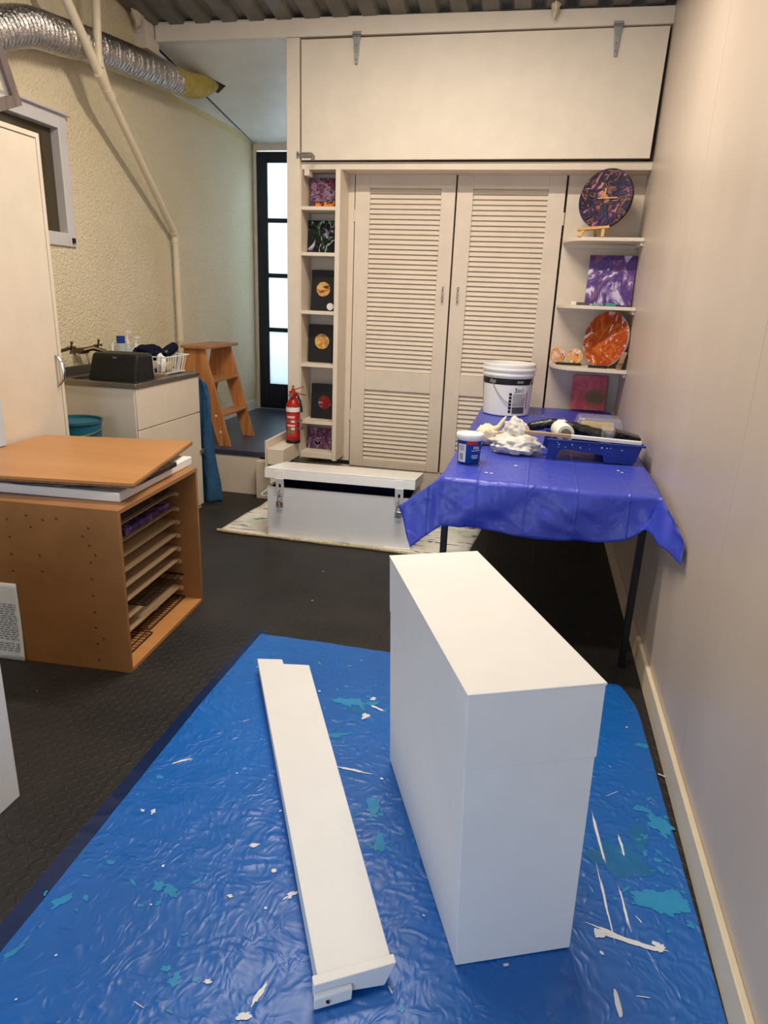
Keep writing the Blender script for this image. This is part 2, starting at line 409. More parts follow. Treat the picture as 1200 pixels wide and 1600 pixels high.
# side and back of the cupboard block, garage end wall behind the viewer
struct('wall_light_block', MB().box(-1.80, -1.72, 4.96, 6.72, 0, 3.2), M['cream'])  # unseen side wall of the passage, added to block light
struct('wall_cupboard', MB().box(-1.72, XR, YD+.35, YD+.45, 0, 3.3), M['cream_board'])
struct('ceiling_light_block', MB().box(-1.80, XR, 4.952, YD+.45, 3.15, 3.18), M['cream_board'])  # unseen cupboard top, added to keep sky light out of the flap gaps
struct('wall_rear', MB().box(-3, -2.35, -2.3, -2.2, 0, 4.4).box(.5, .75, -2.3, -2.2, 0, 4.4).box(-2.35, .5, -2.3, -2.2, 2.5, 4.4), M['cream'])
# roof
prof = []; x = -3.0; P_ = .19
while x < .75:
    prof += [(x, 0), (x+.095, 0), (x+.115, .032), (x+.165, .032), (x+.19, 0)]; x += P_
mb = MB(); vs = []
for y in (-2.3, 4.95):
    for (px, pz) in prof: vs.append((px, y, roof_z(y)+pz))
n = len(prof); mb.add(vs, [(i, i+1, n+i+1, n+i) for i in range(n-1)])
struct('ceiling', mb, M['roof'], smooth=0, solid=.004)
# passage soffit, sloping down to the door
mb = MB().hexa([(-2.76, 4.9, 3.09), (-1.8, 4.9, 3.09), (-1.8, 6.72, 2.83), (-2.83, 6.72, 2.83)], [(-2.76, 4.9, 3.11), (-1.8, 4.9, 3.11), (-1.8, 6.72, 2.86), (-2.83, 6.72, 2.86)])
struct('ceiling_passage', mb, M['ceil_white'])
mb = MB().prism([(4.82, 2.873), (6.70, 2.873), (6.70, 2.90), (4.95, 3.14), (4.82, 3.16)], 0, XL, XL+.03)
struct('trim_2', mb, M['ceil_white'])
struct('trim_3', MB().box(XL, XL+.004, 4.80, 6.66, 2.825, 2.873), M['yellow_stain'])
mb = MB().box(-2.83, -2.735, 4.74, 4.90, 3.02, 3.105).box(-2.83, -2.745, 4.76, 4.90, 3.11, 3.19)
struct('trim_4', mb, M['cream'], bevel=.003)
struct('soffit_gap_shade', MB().hexa([(-2.782, 4.92, 3.083), (-2.768, 4.92, 3.083), (-2.800, 6.66, 2.836), (-2.806, 6.66, 2.836)], [(-2.782, 4.92, 3.09), (-2.768, 4.92, 3.09), (-2.800, 6.66, 2.84), (-2.806, 6.66, 2.84)]), M['gap_shade'])  # dark strip painted as the shade in the gap beside the soffit
# fascia beam and corner post
struct('trim_5', MB().hexa([(-2.735, 4.855, 3.09), (XR, 4.855, 3.083), (XR, 4.95, 3.083), (-2.735, 4.95, 3.09)], [(-2.735, 4.855, 3.205), (XR, 4.855, 3.172), (XR, 4.95, 3.172), (-2.735, 4.95, 3.205)]), M['cream'], bevel=.003)
struct('trim_6', MB().box(-1.803, -1.712, 4.86, 4.96, .34, 3.086), M['cream'], bevel=.003)
# lintel, jamb and boards round the louvred doors
struct('trim_7', MB().box(-1.712, XR, 4.905, YD+.02, 2.318, 2.366), M['cream_board'], bevel=.002)
struct('trim_8', MB().box(-1.50, -1.382, YD, YD+.02, .25, 2.318), M['cream_board'])
struct('trim_9', MB().box(.09, XR, YD, YD+.02, .0, 2.318), M['cream_board'])
struct('trim_10', MB().box(-1.72, .09, YD+.002, YD+.03, 0, .21).box(-1.72, -1.5, YD, YD+.02, .245, 2.318), M['cream_board'])
# raised floor of the passage
struct('floor_passage', MB().box(-2.83, -1.72, 4.745, 6.72, .318, .34).box(-2.83, -1.72, 4.735, 4.75, .30, .338), M['deck'], bevel=.003)
struct('trim_11', MB().box(-2.83, -1.99, 4.742, 4.762, 0, .302), M['cream'])
struct('baseboard_left', MB().box(XL, XL+.018, 4.78, 6.7, .34, .43), M['ceil_white'])
# window in the left wall
mb = MB(); fr = .075
mb.box(XL-.06, XL+.015, WY0+fr, WY1-fr, WZ1-fr, WZ1).box(XL-.06, XL+.015, WY0+fr, WY1-fr, WZ0, WZ0+fr).box(XL-.06, XL+.015, WY1-fr, WY1, WZ0, WZ1).box(XL-.06, XL+.015, WY0, WY0+fr, WZ0, WZ1)
mb.box(XL-.01, XL+.04, WY0-.02, WY1+.02, WZ1, WZ1+.012)
wn = struct('window_1', mb, M['upvc'], bevel=.004)
build('window_pane', MB().box(XL-.05, XL-.04, WY0+.05, WY1-.05, WZ0+.05, WZ1-.05), M['window_glass'], wn)
build('window_latch', MB().box(XL+.015, XL+.03, WY1-.045, WY1-.03, WZ0+.02, WZ0+.05), M['black'], wn)
# open sash tilting into the room
s0 = at(24, 165, 0, -2.62); s1 = at(-14, 52, 0, -2.62)
e1 = (s1-s0).normalized(); e2 = Vector((0.05, -1, 0)).normalized(); nrm = e1.cross(e2).normalized(); e2 = nrm.cross(e1).normalized()
if e2.y > 0: e2 = -e2
mb = MB()
def slab(a0, a1, b0, b1, t0, t1):
    q = lambda a, b, t: s0+e1*a+e2*b+nrm*t
    mb.hexa([q(a0, b0, t0), q(a1, b0, t0), q(a1, b1, t0), q(a0, b1, t0)], [q(a0, b0, t1), q(a1, b0, t1), q(a1, b1, t1), q(a0, b1, t1)])
slab(0, .6, 0, .05, 0, .04); slab(0, .05, .05, .75, 0, .04); slab(.55, .6, .05, .75, 0, .04); slab(0, .6, .75, .8, 0, .04)
ws = build('window_sash', mb, M['grey_sash'], wn, bevel=.002)
mb = MB(); slab(.05, .55, .05, .75, .015, .022); build('sash_glass', mb, M['clear'], ws)
# glazed door at the end of the passage
dr = struct('door_1', MB().box(-2.79, -2.685, 6.70, 6.74, .345, 2.77).box(-2.10, -2.0, 6.70, 6.74, .345, 2.77).box(-2.685, -2.10, 6.70, 6.74, 2.675, 2.77).box(-2.685, -2.10, 6.70, 6.74, .345, .60)
            .box(-2.685, -2.10, 6.70, 6.74, 2.15, 2.19).box(-2.685, -2.10, 6.70, 6.74, 1.645, 1.685).box(-2.685, -2.10, 6.70, 6.74, 1.125, 1.165), M['navy'], bevel=.004)
for z0, z1 in ((.60, 1.125), (1.165, 1.645), (1.685, 2.15), (2.19, 2.675)):
    build('glass_pane', MB().box(-2.685, -2.10, 6.715, 6.723, z0, z1), M['frost'], dr)
for z in (.75, 2.2): build('hinge', MB().box(-2.80, -2.785, 6.69, 6.70, z-.05, z+.05), M['zinc'], dr)
struct('trim_12', MB().box(-2.812, -2.79, 6.68, 6.72, .34, 2.83).box(-2.81, -1.8, 6.69, 6.72, 2.78, 2.835), M['cream'])

# ================================================================ CUPBOARD BLOCK
# upper flap
t = thing('cupboard_flap', 'wide cream hinged flap of the high cupboard above the louvred doors', 'cupboard door', (-.57, 4.88, 2.37), kind='thing')
build('panel', MB().hexa([(-1.70, 4.868, 2.37), (.553, 4.868, 2.378), (.553, 4.888, 2.378), (-1.70, 4.888, 2.37)], [(-1.703, 4.868, 3.076), (.566, 4.868, 3.076), (.566, 4.888, 3.076), (-1.703, 4.888, 3.076)]), M['cream'], t, bevel=.002)
for x in (-1.325, .272):
    mb = MB().prism([(x-.028, 3.105), (x+.028, 3.105), (x+.028, 3.075), (x+.02, 3.06), (x+.008, 2.925), (x-.008, 2.925), (x-.02, 3.06), (x-.028, 3.075)], 1, 4.850, 4.866)
    h = build('strap_hinge', mb, M['zinc'], t, bevel=.001)
    build('hinge_pin', MB().bar((x-.03, 4.848, 3.082), (x+.03, 4.848, 3.082), .006), M['steel'], h)
    for z in (3.03, 2.99, 2.95): build('screw', MB().lathe([(.0045, 0), (.003, .003)], 8, Matrix.Translation((x, 4.85, z)) @ Matrix.Rotation(PI/2, 4, 'X')), M['steel'], h)
bz = at(480, 242, 1, 4.86)
b_ = build('barrel_bolt', MB().box(bz.x-.05, bz.x+.035, 4.862, 4.868, bz.z-.017, bz.z+.017).box(bz.x-.075, bz.x-.058, 4.855, 4.868, bz.z-.02, bz.z+.02), M['zinc'], t, bevel=.001)
build('bolt_rod', MB().tube([(bz.x-.07, 4.852, bz.z), (bz.x+.045, 4.852, bz.z), (bz.x+.055, 4.845, bz.z-.01), (bz.x+.05, 4.842, bz.z-.035), (bz.x+.035, 4.845, bz.z-.03)], .006, 8), M['chrome'], b_)
# louvred doors
def louvre_door(x0, x1, px0, px1, hx, label, hinge_side):
    t = thing('louvre_door', label, 'cupboard door', ((x0+x1)/2, YD, .25), group='louvred cupboard doors', kind='thing')
    z0, z1 = .215, 2.332; a0, a1, b0, b1 = .27, .822, .968, 2.232
    mb = MB().box(x0, px0, YD-.006, YD+.028, z0, z1).box(px1, x1, YD-.006, YD+.028, z0, z1)
    mb.box(px0, px1, YD-.006, YD+.028, b1, z1).box(px0, px1, YD-.006, YD+.028, a1, b0).box(px0, px1, YD-.006, YD+.028, z0, a0)
    build('door_frame', mb, M['cream_board'], t, bevel=.002)
    for q0, q1, nm in ((a0, a1, 'lower'), (b0, b1, 'upper')):
        n = round((q1-q0)/.0335); h = (q1-q0)/n; mb = MB()
        for k in range(n):
            z = q0+k*h
            mb.prism([(YD+.002, z+.003), (YD+.009, z), (YD+.027, z+h*1.02), (YD+.020, z+h*1.1)], 0, px0, px1)
        build('louvre_panel', mb, M['cream_board'], t, smooth=0)
    hz = 1.528
    mb = MB().tube([(hx, YD-.008, hz-.052), (hx, YD-.022, hz-.04), (hx, YD-.032, hz), (hx, YD-.022, hz+.04), (hx, YD-.008, hz+.052)], [.004, .005, .0075, .005, .004], 8)
    for s in (-1, 1): mb.lathe([(.011, 0), (.009, .004), (.004, .005)], 12, Matrix.Translation((hx, YD-.006, hz+s*.054)) @ Matrix.Rotation(PI/2, 4, 'X'))
    build('handle', mb, M['chrome'], t)
    xe = x0-.004 if hinge_side < 0 else x1+.004
    for z in (2.05, .62): build('hinge', MB().tube([(xe, YD-.006, z-.04), (xe, YD-.006, z+.04)], .006, 8), M['cream_board'], t)
louvre_door(-1.375, -.662, -1.268, -.760, -.708, 'left louvred cupboard door behind the white chest', -1)
louvre_door(-.650, .076, -.540, -.036, -.599, 'right louvred cupboard door behind the white paint bucket', 1)
# narrow bay of shelves beside the post
t = thing('narrow_shelf_unit', 'tall narrow cream shelf bay between the post and the louvred doors', 'shelves', (-1.58, 4.98, .3))
build('side_panel', MB().box(-1.457, -1.424, 4.872, YD, .29, 2.318), M['cream'], t, bevel=.002)
build('side_panel', MB().box(-1.712, -1.704, 4.875, YD, .29, 2.318), M['cream_board'], t)
build('base_board', MB().box(-1.704, -1.457, 4.872, YD, .30, .345), M['cream'], t, bevel=.002)
SH = [2.083, 1.785, 1.388, 1.012, .585]
for z in SH: build('shelf', MB().box(-1.704, -1.457, 4.876, YD, z-.024, z), M['cream'], t, bevel=.002)
build('support_block', MB().box(-1.69, -1.655, 4.90, 4.98, 2.28, 2.317), M['cream'], t)
FL = lambda *a, **k: fluid(*a, **k)
ART = [
    (2.085, (484, 277), (523, 322), FL('flame_purple_pour', [(220, 140, 40), (120, 28, 36), (60, 30, 50), (84, 60, 92), (96, 36, 56), (150, 126, 150), (40, 20, 40)], 8, 1), 'small square abstract canvas of purple smoke and orange on the top bay shelf', 0),
    (1.787, (471, 344), (522, 392), FL('black_silver_pour', [(150, 170, 160), (30, 60, 34), (14, 16, 16), (20, 24, 22), (16, 20, 18), (14, 14, 16), (120, 120, 140), (200, 200, 214)], 6, 4), 'black landscape canvas with silver and green swirls on the second bay shelf', 0),
    (1.39, (485, 422), (521, 484), FL('gold_planet', [(60, 40, 40), (170, 90, 40), (226, 190, 120), (190, 130, 50), (110, 60, 40)], 7, 2, stretch=(.5, 1, 2.4)), 'black canvas with a banded gold planet and a round white sticker', 1),
    (1.014, (481, 508), (519, 566), FL('amber_planet', [(150, 90, 40), (206, 150, 70), (226, 186, 110), (176, 110, 50), (200, 140, 80)], 12, 5), 'black canvas with a plain amber planet on the fourth bay shelf', 1),
    (.587, (485, 601), (519, 657), FL('red_planet', [(206, 170, 90), (60, 90, 70), (160, 40, 36), (110, 20, 26), (140, 30, 30), (120, 24, 26), (130, 160, 150)], 8, 8), 'black canvas with a small red and green planet on the lowest bay shelf', 2),
    (.347, (478, 671), (518, 713), FL('violet_red_pour', [(200, 186, 204), (60, 40, 90), (110, 84, 120), (140, 50, 70), (70, 50, 100), (190, 170, 196), (40, 24, 60)], 11, 11, stretch=(1.3, 1, .6)), 'purple, white and red streaked canvas at the foot of the shelf bay', 0)]
for z, a, b, m, lab, planet in ART:
    yb = 5.0; p0 = at(a[0], b[1], 1, yb); p1 = at(b[0], a[1], 1, yb)
    wd, hh = p1.x-p0.x, p1.z-z; cx_ = (p0.x+p1.x)/2
    if cx_+wd/2 > -1.46: cx_ = -1.461-wd/2
    if cx_-wd/2 < -1.702: x_r = cx_+wd/2; wd = x_r+1.702; cx_ = x_r-wd/2
    t = thing('canvas_painting', lab, 'painting', (cx_, yb, z), group='canvases in the narrow shelf bay', rot=(-.10, 0, 0))
    build('canvas', MB().box(-wd/2, wd/2, 0, .022, .001, hh), m if planet == 0 else paint('black_canvas', (20, 19, 19), .45, .3), t, True, bevel=.003)
    if planet:
        r = wd*.30; px_ = wd*(.06 if planet == 1 else .14); pz_ = hh*(.56 if planet == 1 else .47)
        if lab.startswith('black canvas with a banded'): px_ = wd*.04; pz_ = hh*.53
        build('painted_planet', MB().lathe([(r, 0), (r*.98, .0015), (.0001, .002)], 32, Matrix.Translation((px_, 0, pz_)) @ Matrix.Rotation(PI/2, 4, 'X')), m, t, True)
        if 'sticker' in lab:
            build('round_sticker', MB().lathe([(.026, 0), (.0255, .002), (.0001, .0022)], 24, Matrix.Translation((wd/2-.022, -.001, .03)) @ Matrix.Rotation(PI/2, 4, 'X')), M['white'], t, True)
# curved corner shelves right of the doors
def corner_shelf(zt, xl, yf, label):
    t = thing('corner_shelf', label, 'shelf', (XR-.1, YD-.1, zt-.03), group='corner shelves right of the doors')
    pts = [(XR-.001, YD-.001), (xl, YD-.001), (xl, YD-.06)]
    n = 14; dy = YD-.06-(yf+.03)
    for k in range(1, n+1):
        a = PI/2*k/n; pts.append((xl+.16*(1-math.cos(a)), YD-.06-dy*math.sin(a)))
    pts.append((XR-.001, yf))
    build('board', MB().prism(pts, 2, zt-.022, zt), M['cream'], t, bevel=.002)
    build('side_cleat', MB().box(XR-.02, XR-.001, yf+.02, YD-.02, zt-.045, zt-.022), M['cream'], t)
    build('back_cleat', MB().box(xl+.02, XR-.02, YD-.02, YD-.001, zt-.045, zt-.022), M['cream'], t)
corner_shelf(1.915, .094, 4.765, 'highest curved cream corner shelf under the round clock')
corner_shelf(1.500, .098, 4.70, 'middle curved cream corner shelf under the purple canvas')
corner_shelf(1.105, .088, 4.70, 'lowest curved cream corner shelf under the orange disc')

# clock and easel
c0 = at(947, 311, 1, 4.85)
t = thing('wall_clock', 'round black and purple poured-paint clock standing on a small easel', 'clock', (c0.x, c0.y, c0.z), rot=(-.12, 0, -.50))
RC = .176
build('dial', MB().lathe([(RC, .0), (RC, .014), (RC*.985, .018), (.0001, .018)], 56, Matrix.Rotation(PI/2, 4, 'X')), FL('galaxy_pour', [(150, 96, 92), (40, 30, 60), (14, 12, 18), (150, 100, 92), (18, 15, 24), (40, 34, 70), (22, 18, 30), (70, 60, 104), (16, 14, 20), (120, 66, 110), (190, 130, 110)], 7, 6), t, True)
build('clock_edge', MB().lathe([(RC+.001, -.001), (RC+.002, .005), (RC+.001, .012)], 56, Matrix.Rotation(PI/2, 4, 'X'), False), M['black'], t, True)
build('hour_hand', MB().box(-.004, .004, -.024, -.021, -.008, .062), M['gold'], t, True)
build('minute_hand', MB().box(-.045, .085, -.027, -.0245, -.004, .004, Matrix.Rotation(.03, 4, 'Y')), M['gold'], t, True)
build('hand_hub', MB().lathe([(.007, .018), (.007, .028), (.0001, .03)], 12, Matrix.Rotation(PI/2, 4, 'X')), M['gold'], t, True)
ez = 1.915; ex = at(926, 361, 1, 4.80).x
t = thing('display_easel', 'small bamboo easel holding the round clock', 'easel', (ex+.01, 4.835, ez), -.2)
build('ledge', MB().box(-.10, .10, -.035, .03, .046, .062, Matrix.Rotation(-.07, 4, 'Y')), M['easel'], t, True, bevel=.002)
build('leg', MB().beam((-.060, -.02, .046), (-.085, -.035, .002), .02, .02, (0, 1, 0)), M['easel'], t, True)
build('leg', MB().beam((.06, -.02, .05), (.06, -.03, .002), .02, .02, (0, 1, 0)), M['easel'], t, True)
build('back_leg', MB().beam((0, .03, .05), (0, .10, .002), .016, .012), M['easel'], t, True)
# purple canvas and small tiles on the middle shelf
p0 = at(921, 473, 1, 4.92); p1 = at(992, 400, 1, 4.98)
t = thing('canvas_painting', 'square purple marbled canvas leaning on the middle corner shelf', 'painting', ((p0.x+p1.x)/2-.010, 4.925, 1.5045), rot=(-.20, 0, -.10))
wd = .30; build('canvas', MB().box(-wd/2, wd/2, 0, .02, 0, .325), FL('violet_pour', [(200, 190, 216), (110, 84, 150), (66, 46, 110), (92, 66, 138), (74, 50, 118), (136, 92, 124), (104, 80, 156), (206, 200, 222)], 5, 9), t, True, bevel=.003)
tx = [(892, 900, (236, 232, 228), 'white', .022), (901, 920, (90, 80, 96), 'purple and blue speckled', .018), (921, 926, (170, 190, 190), 'pale grey', .012), (927, 938, (120, 170, 160), 'pale green', .018), (946, 963, (70, 150, 140), 'teal', .02)]
for x0, x1, col, nm, hh in tx:
    a = at(x0, 474, 1, 4.89); b = at(x1, 474, 1, 4.89)
    m = paint('tile_'+nm.replace(' ', '_'), col, .4, .4 if 'speck' in nm else .1, .1, 60)
    tag(build('painted_tile', MB().box(a.x, b.x, 4.88, 4.915, 1.501, 1.501+hh), m, bevel=.002), 'tiny %s painted tile lying on the middle corner shelf' % nm, 'tile', 'tiny tiles on the middle corner shelf')
# lowest shelf: orange disc, coasters, canvases on edge
def disc(name, cat, px, py, y, r, mats, label, group=None, lean=-.2, turn=0, z=None):
    c = at(px, py, 1, y)
    t = thing(name, label, cat, (c.x, y, c.z if z is None else z), rot=(lean, 0, turn), group=group)
    build('painted_face', MB().lathe([(r*.99, .008), (r*.97, .011), (.0001, .011)], 44, Matrix.Rotation(PI/2, 4, 'X')), mats[0], t, True)
    build('rim', MB().lathe([(.0001, -.004), (r, -.004), (r, .008), (r*.99, .008)], 44, Matrix.Rotation(PI/2, 4, 'X'), False), mats[1], t, True)
rust = FL('rust_pour', [(226, 210, 204), (170, 50, 36), (176, 76, 30), (150, 62, 26), (186, 90, 36), (204, 110, 40), (160, 50, 30), (222, 200, 190)], 6, 13)
am = FL('amber_pour', [(206, 150, 70), (226, 170, 80), (190, 90, 40), (232, 216, 200), (190, 60, 40)], 9, 15)
pale = paint('disc_rim', (206, 190, 180), .5)
disc('round_painting', 'painting', 947, 526, 4.89, .184, (rust, pale), 'large round orange and white poured painting on the lowest corner shelf', lean=-.16, turn=-.78, z=1.105+.183)
disc('painted_coaster', 'coaster', 872, 549, 4.98, .052, (am, pale), 'small round amber coaster at the left end of the lowest corner shelf', 'small coasters beside the orange disc', -.2, 0, 1.105+.058)
disc('painted_coaster', 'coaster', 899, 550, 4.94, .053, (FL('amber_pour_red', [(226, 180, 90), (206, 140, 60), (232, 216, 200), (180, 50, 40), (220, 160, 80)], 9, 21), pale), 'small round amber coaster next to the large orange disc', 'small coasters beside the orange disc', -.2, 0, 1.105+.059)
for k, (x0, x1) in enumerate(((.13, .30), (.34, .46))):
    tag(build('plate_stand', MB().box(x0, x1, 4.90-.11*k, 4.92-.11*k, 1.1055, 1.122), M['black'], bevel=.002), ['black strip stand in front of the two amber coasters', 'black strip stand in front of the large orange disc'][k], 'stand')
fs = FL('edge_canvas', [(150, 90, 70), (206, 180, 150), (120, 60, 50), (226, 206, 190)], 14, 17)
for k in range(3):
    t_ = MB().box(0, .0075, -.03, .10, 0, .115)
    o = build('small_canvas', t_, fs, bevel=.002); o.location = (.517+.009*k, 4.77, 1.1065+.0025); o.rotation_euler = (0, .24, 0)
    tag(o, 'small striped canvas leaning beside the orange disc, %s of three' % ['outermost', 'middle', 'closest to the wall'][k], 'canvas', 'small canvases leaning beside the orange disc')

# ================================================================ FIRE EXTINGUISHER AND RAIL BLOCK
q0 = at(428, 748, 1, 4.66)
t = thing('timber_block', 'cream painted square timber block carrying the fire extinguisher', 'timber block', (-1.78, 4.72, 0))
bl = at(426, 709, 1, 4.60); br = at(450, 711, 1, 4.60); bb = at(428, 735, 1, 4.60)
zt_ = .425; x0, x1 = -1.838, -1.715
build('beam', MB().box(x0, x1, 4.52, 4.95, zt_-.115, zt_), M['cream'], t, bevel=.003)
build('side_board', MB().box(x0-.022, x0-.001, 4.53, 5.0, zt_-.14, zt_+.055), M['cream'], t, bevel=.003)
build('post', MB().box(-1.985, -1.72, 4.655, 4.735, 0, .29), M['cream'], t, bevel=.003)
build('front_leg', MB().box(x0+.005, x1-.005, 4.56, 4.65, 0, .31), M['cream'], t, bevel=.003)
ec = at(458, 684, 2, zt_); ecx, ecy = -1.735, 4.80
ecx = at(458, 684, 1, 4.80).x; ecy = 4.80
t = thing('fire_extinguisher', 'red fire extinguisher with a white band standing on the cream block', 'fire extinguisher', (ecx, ecy, zt_))
R_ = .052
build('cylinder', MB().lathe([(R_*.9, 0), (R_, .012), (R_, .27), (R_*.93, .295), (R_*.6, .325), (R_*.4, .335)], 32), M['red'], t, True)
build('base_ring', MB().lathe([(R_+.002, 0), (R_+.003, .02), (R_+.001, .024)], 32), M['black'], t, True)
fz = on_cyl((0, 0, 0), R_, -PI/2, 0)
build('white_band', MB().lathe([(R_+.001, .238), (R_+.0012, .272)], 32, None, False), M['white'], t, True)
lb = build('label', label_mb(-.042, .05, .05, .225, fz, 12, 2, .0012), M['red_label'], t, True)
for zz in (.205, .196, .140, .133): build('printed_line', label_mb(-.03, .032, zz-.0025, zz+.0025, fz, 8, 1, .002), M['white'], lb, True)
mb = MB()
for x_ in (-.016, .018): q = label_mb(x_-.012, x_+.012, .075, .10, fz, 4, 1, .002); mb.add(q.v, q.f)
build('green_symbols', mb, M['green_label'], lb, True)
for zz in (.113, .168): build('cream_tag', label_mb(.004, .03, zz-.009, zz+.009, fz, 6, 1, .0026), M['cream'], lb, True)
mb = MB()
for zz in (.113, .168):
    mb.lathe([(R_+.0024, zz-.007), (R_+.0024, zz+.007)], 32, None, False); mb.box(R_, R_+.018, -.02, .02, zz-.007, zz+.01)
build('bracket_straps', mb, M['zinc'], t, True)
v_ = build('valve_head', MB().lathe([(.021, .33), (.024, .345), (.024, .375), (.015, .39), (.012, .405)], 16).lathe([(.02, 0), (.02, .03), (.012, .032)], 16, Matrix.Translation((0, -.012, .362)) @ Matrix.Rotation(PI/2, 4, 'X')), M['red'], t, True)
build('gauge', MB().lathe([(.015, .033), (.015, .036)], 16, Matrix.Translation((0, -.012, .362)) @ Matrix.Rotation(PI/2, 4, 'X')), M['chrome'], v_, True)
build('safety_pin', MB().lathe([(.008, .40), (.009, .425), (.006, .43)], 12), M['gold'], t, True)
build('lever', MB().beam((.0, 0, .395), (.085, 0, .425), .018, .006).beam((.0, 0, .385), (-.03, 0, .38), .018, .01), M['red'], t, True)
build('lever', MB().beam((.01, 0, .38), (.10, 0, .362), .018, .006), M['red'], t, True)
build('hose', MB().tube([(.018, 0, .37), (.04, 0, .355), (.058, 0, .31), (.066, 0, .26), (.066, 0, .235)], [.007, .007, .007, .009, .01], 10), M['black'], t, True)

# ================================================================ CHEST ON DROP CLOTH
CH = thing('storage_chest', 'long white wooden chest with a slightly raised lid on the painted cloth', 'chest', (-1.577, 3.872, .0), 0.04)
L_ = .928; D_ = .40; HB = .335; th = .02
mb = MB().box(0, L_, 0, th, .004, HB).box(0, L_, D_-th, D_, .004, HB).box(0, th, th, D_-th, .004, HB).box(L_-th, L_, th, D_-th, .004, HB).box(th, L_-th, th, D_-th, .004, .02)
body = build('chest_body', mb, M['white'], CH, True, bevel=.002)
build('lining', MB().box(th, L_-th, th, th+.002, .02, HB-.002).box(th, L_-th, D_-th-.002, D_-th, .02, HB-.002).box(th, th+.002, th, D_-th, .02, HB-.002).box(L_-th-.002, L_-th, th, D_-th, .02, HB-.002).box(th, L_-th, th, D_-th, .02, .022), M['deep_blue'], body, True)
ml = Matrix.Translation((0, D_, HB+.004)) @ Matrix.Rotation(-math.radians(8), 4, 'X') @ Matrix.Translation((0, -D_, 0))
lm = MB().box(-.012, L_+.012, -.02, D_+.008, .052, .064, ml).box(-.012, L_+.012, -.02, -.004, 0, .052, ml).box(-.012, L_+.012, D_-.008, D_+.008, 0, .052, ml).box(-.012, .004, -.004, D_-.008, 0, .052, ml).box(L_-.004, L_+.012, -.004, D_-.008, 0, .052, ml)
lid = build('lid', lm, M['white_gloss'], CH, True, bevel=.002)
build('lid_lining', MB().box(.004, L_-.004, -.004, D_-.008, .049, .052, ml), M['deep_blue'], lid, True)
for xh in (.088, .845):
    mb = MB()
    mb.box(xh-.026, xh+.026, -.024, -.020, .0, .05, ml)
    hz = (ml @ Vector((0, -.024, 0))); y_, z_ = hz.y, hz.z
    # strap with its slot
    for a, b in ((-.026, -.007), (.007, .026)): mb.hexa([(xh+a, y_-.002, z_), (xh+b, y_-.002, z_), (xh+b, y_+.002, z_), (xh+a, y_+.002, z_)], [(xh+a, -.006, HB-.035), (xh+b, -.006, HB-.035), (xh+b, -.003, HB-.035), (xh+a, -.003, HB-.035)][0:4])
    for fa, fb in ((0, .35), (.75, 1)):
        za, zb = z_+(HB-.035-z_)*fa, z_+(HB-.035-z_)*fb; ya, yb_ = y_+(-.006-y_)*fa, y_+(-.006-y_)*fb
        mb.hexa([(xh-.007, ya-.002, za), (xh+.007, ya-.002, za), (xh+.007, ya+.002, za), (xh-.007, ya+.002, za)], [(xh-.007, yb_-.002, zb), (xh+.007, yb_-.002, zb), (xh+.007, yb_+.002, zb), (xh-.007, yb_+.002, zb)])
    build('hasp', mb, M['white_gloss'], CH, True)
    build('staple', MB().tube([(xh-.008, 0, HB-.052), (xh-.008, -.018, HB-.052), (xh+.008, -.018, HB-.052), (xh+.008, 0, HB-.052)], .003, 8), M['zinc'], CH, True)
mb = MB().tube([(0, .05, .262), (-.055, .06, .255), (-.075, .09, .254), (-.075, .21, .254), (-.055, .24, .255), (0, .25, .262)], .005, 8)
build('wire_handle', mb, M['white_gloss'], CH, True)
for xa_, xb_ in ((0, .14), (.76, .93)): build('skid', MB().box(xa_, xb_, -.012, .02, .001, .012), M['white'], CH, True)
CM = wmat(CH)
for k, xh in enumerate((.088, .845)):
    p = CM @ Vector((xh, -.020, HB-.052))
    t = thing('padlock', ['small silver padlock hanging at the left hasp of the chest', 'small silver padlock hanging at the right hasp of the chest'][k], 'padlock', p, .04, group='padlocks on the chest')
    build('shackle', MB().tube([(0, 0, .012), (.010, 0, .004), (.014, 0, -.012), (.013, 0, -.03)], .003, 8).tube([(0, 0, .012), (-.006, 0, .03), (.004, 0, .045)], .0022, 8).tube([(0, 0, .012), (-.010, 0, .004), (-.014, 0, -.012), (-.013, 0, -.03)], .003, 8), M['chrome'], t, True)
    build('lock_body', MB().box(-.021, .021, -.009, .007, -.07, -.028), M['zinc'], t, True, bevel=.003)
    build('lock_label', MB().prism([(-.013, -.065), (.013, -.065), (.004, -.05), (.011, -.036), (-.011, -.036), (-.004, -.05)], 1, -.0105, -.009), M['raw_wood'] if k == 0 else M['steel'], t, True)
# drop cloth
def clothz(x, y): return .004+.006*abs(noise.noise(Vector((x*5, y*5, 3))))
CP = [(-1.955, 3.775), (-.86, 3.83), (-.30, 3.93), (-.28, 4.62), (-1.93, 4.60)]
def quadpt(u, v):
    a = Vector((-1.93, 3.86)); b = Vector((-.64, 3.83)); c = Vector((-.25, 4.45)); d = Vector((-1.84, 4.62))
    a = Vector((-1.925, 3.87)); b = Vector((-.31, 3.83)); c = Vector((-.235, 4.62)); d = Vector((-1.88, 4.60))
    p = (a*(1-u)+b*u)*(1-v)+(d*(1-u)+c*u)*v
    p += Vector((noise.noise(Vector((u*4, v*3, 1))), noise.noise(Vector((u*4, v*3, 7)))))*.02
    z = clothz(p.x, p.y)*.35
    return (p.x, p.y, .0012+z*.5)
dc = build('drop_cloth', MB().grid(60, 30, quadpt), M['dropcloth'], solid=.0015)
tag(dc, 'paint-stained pale canvas drop cloth under the white chest', 'drop cloth')
pts = []; rr = []
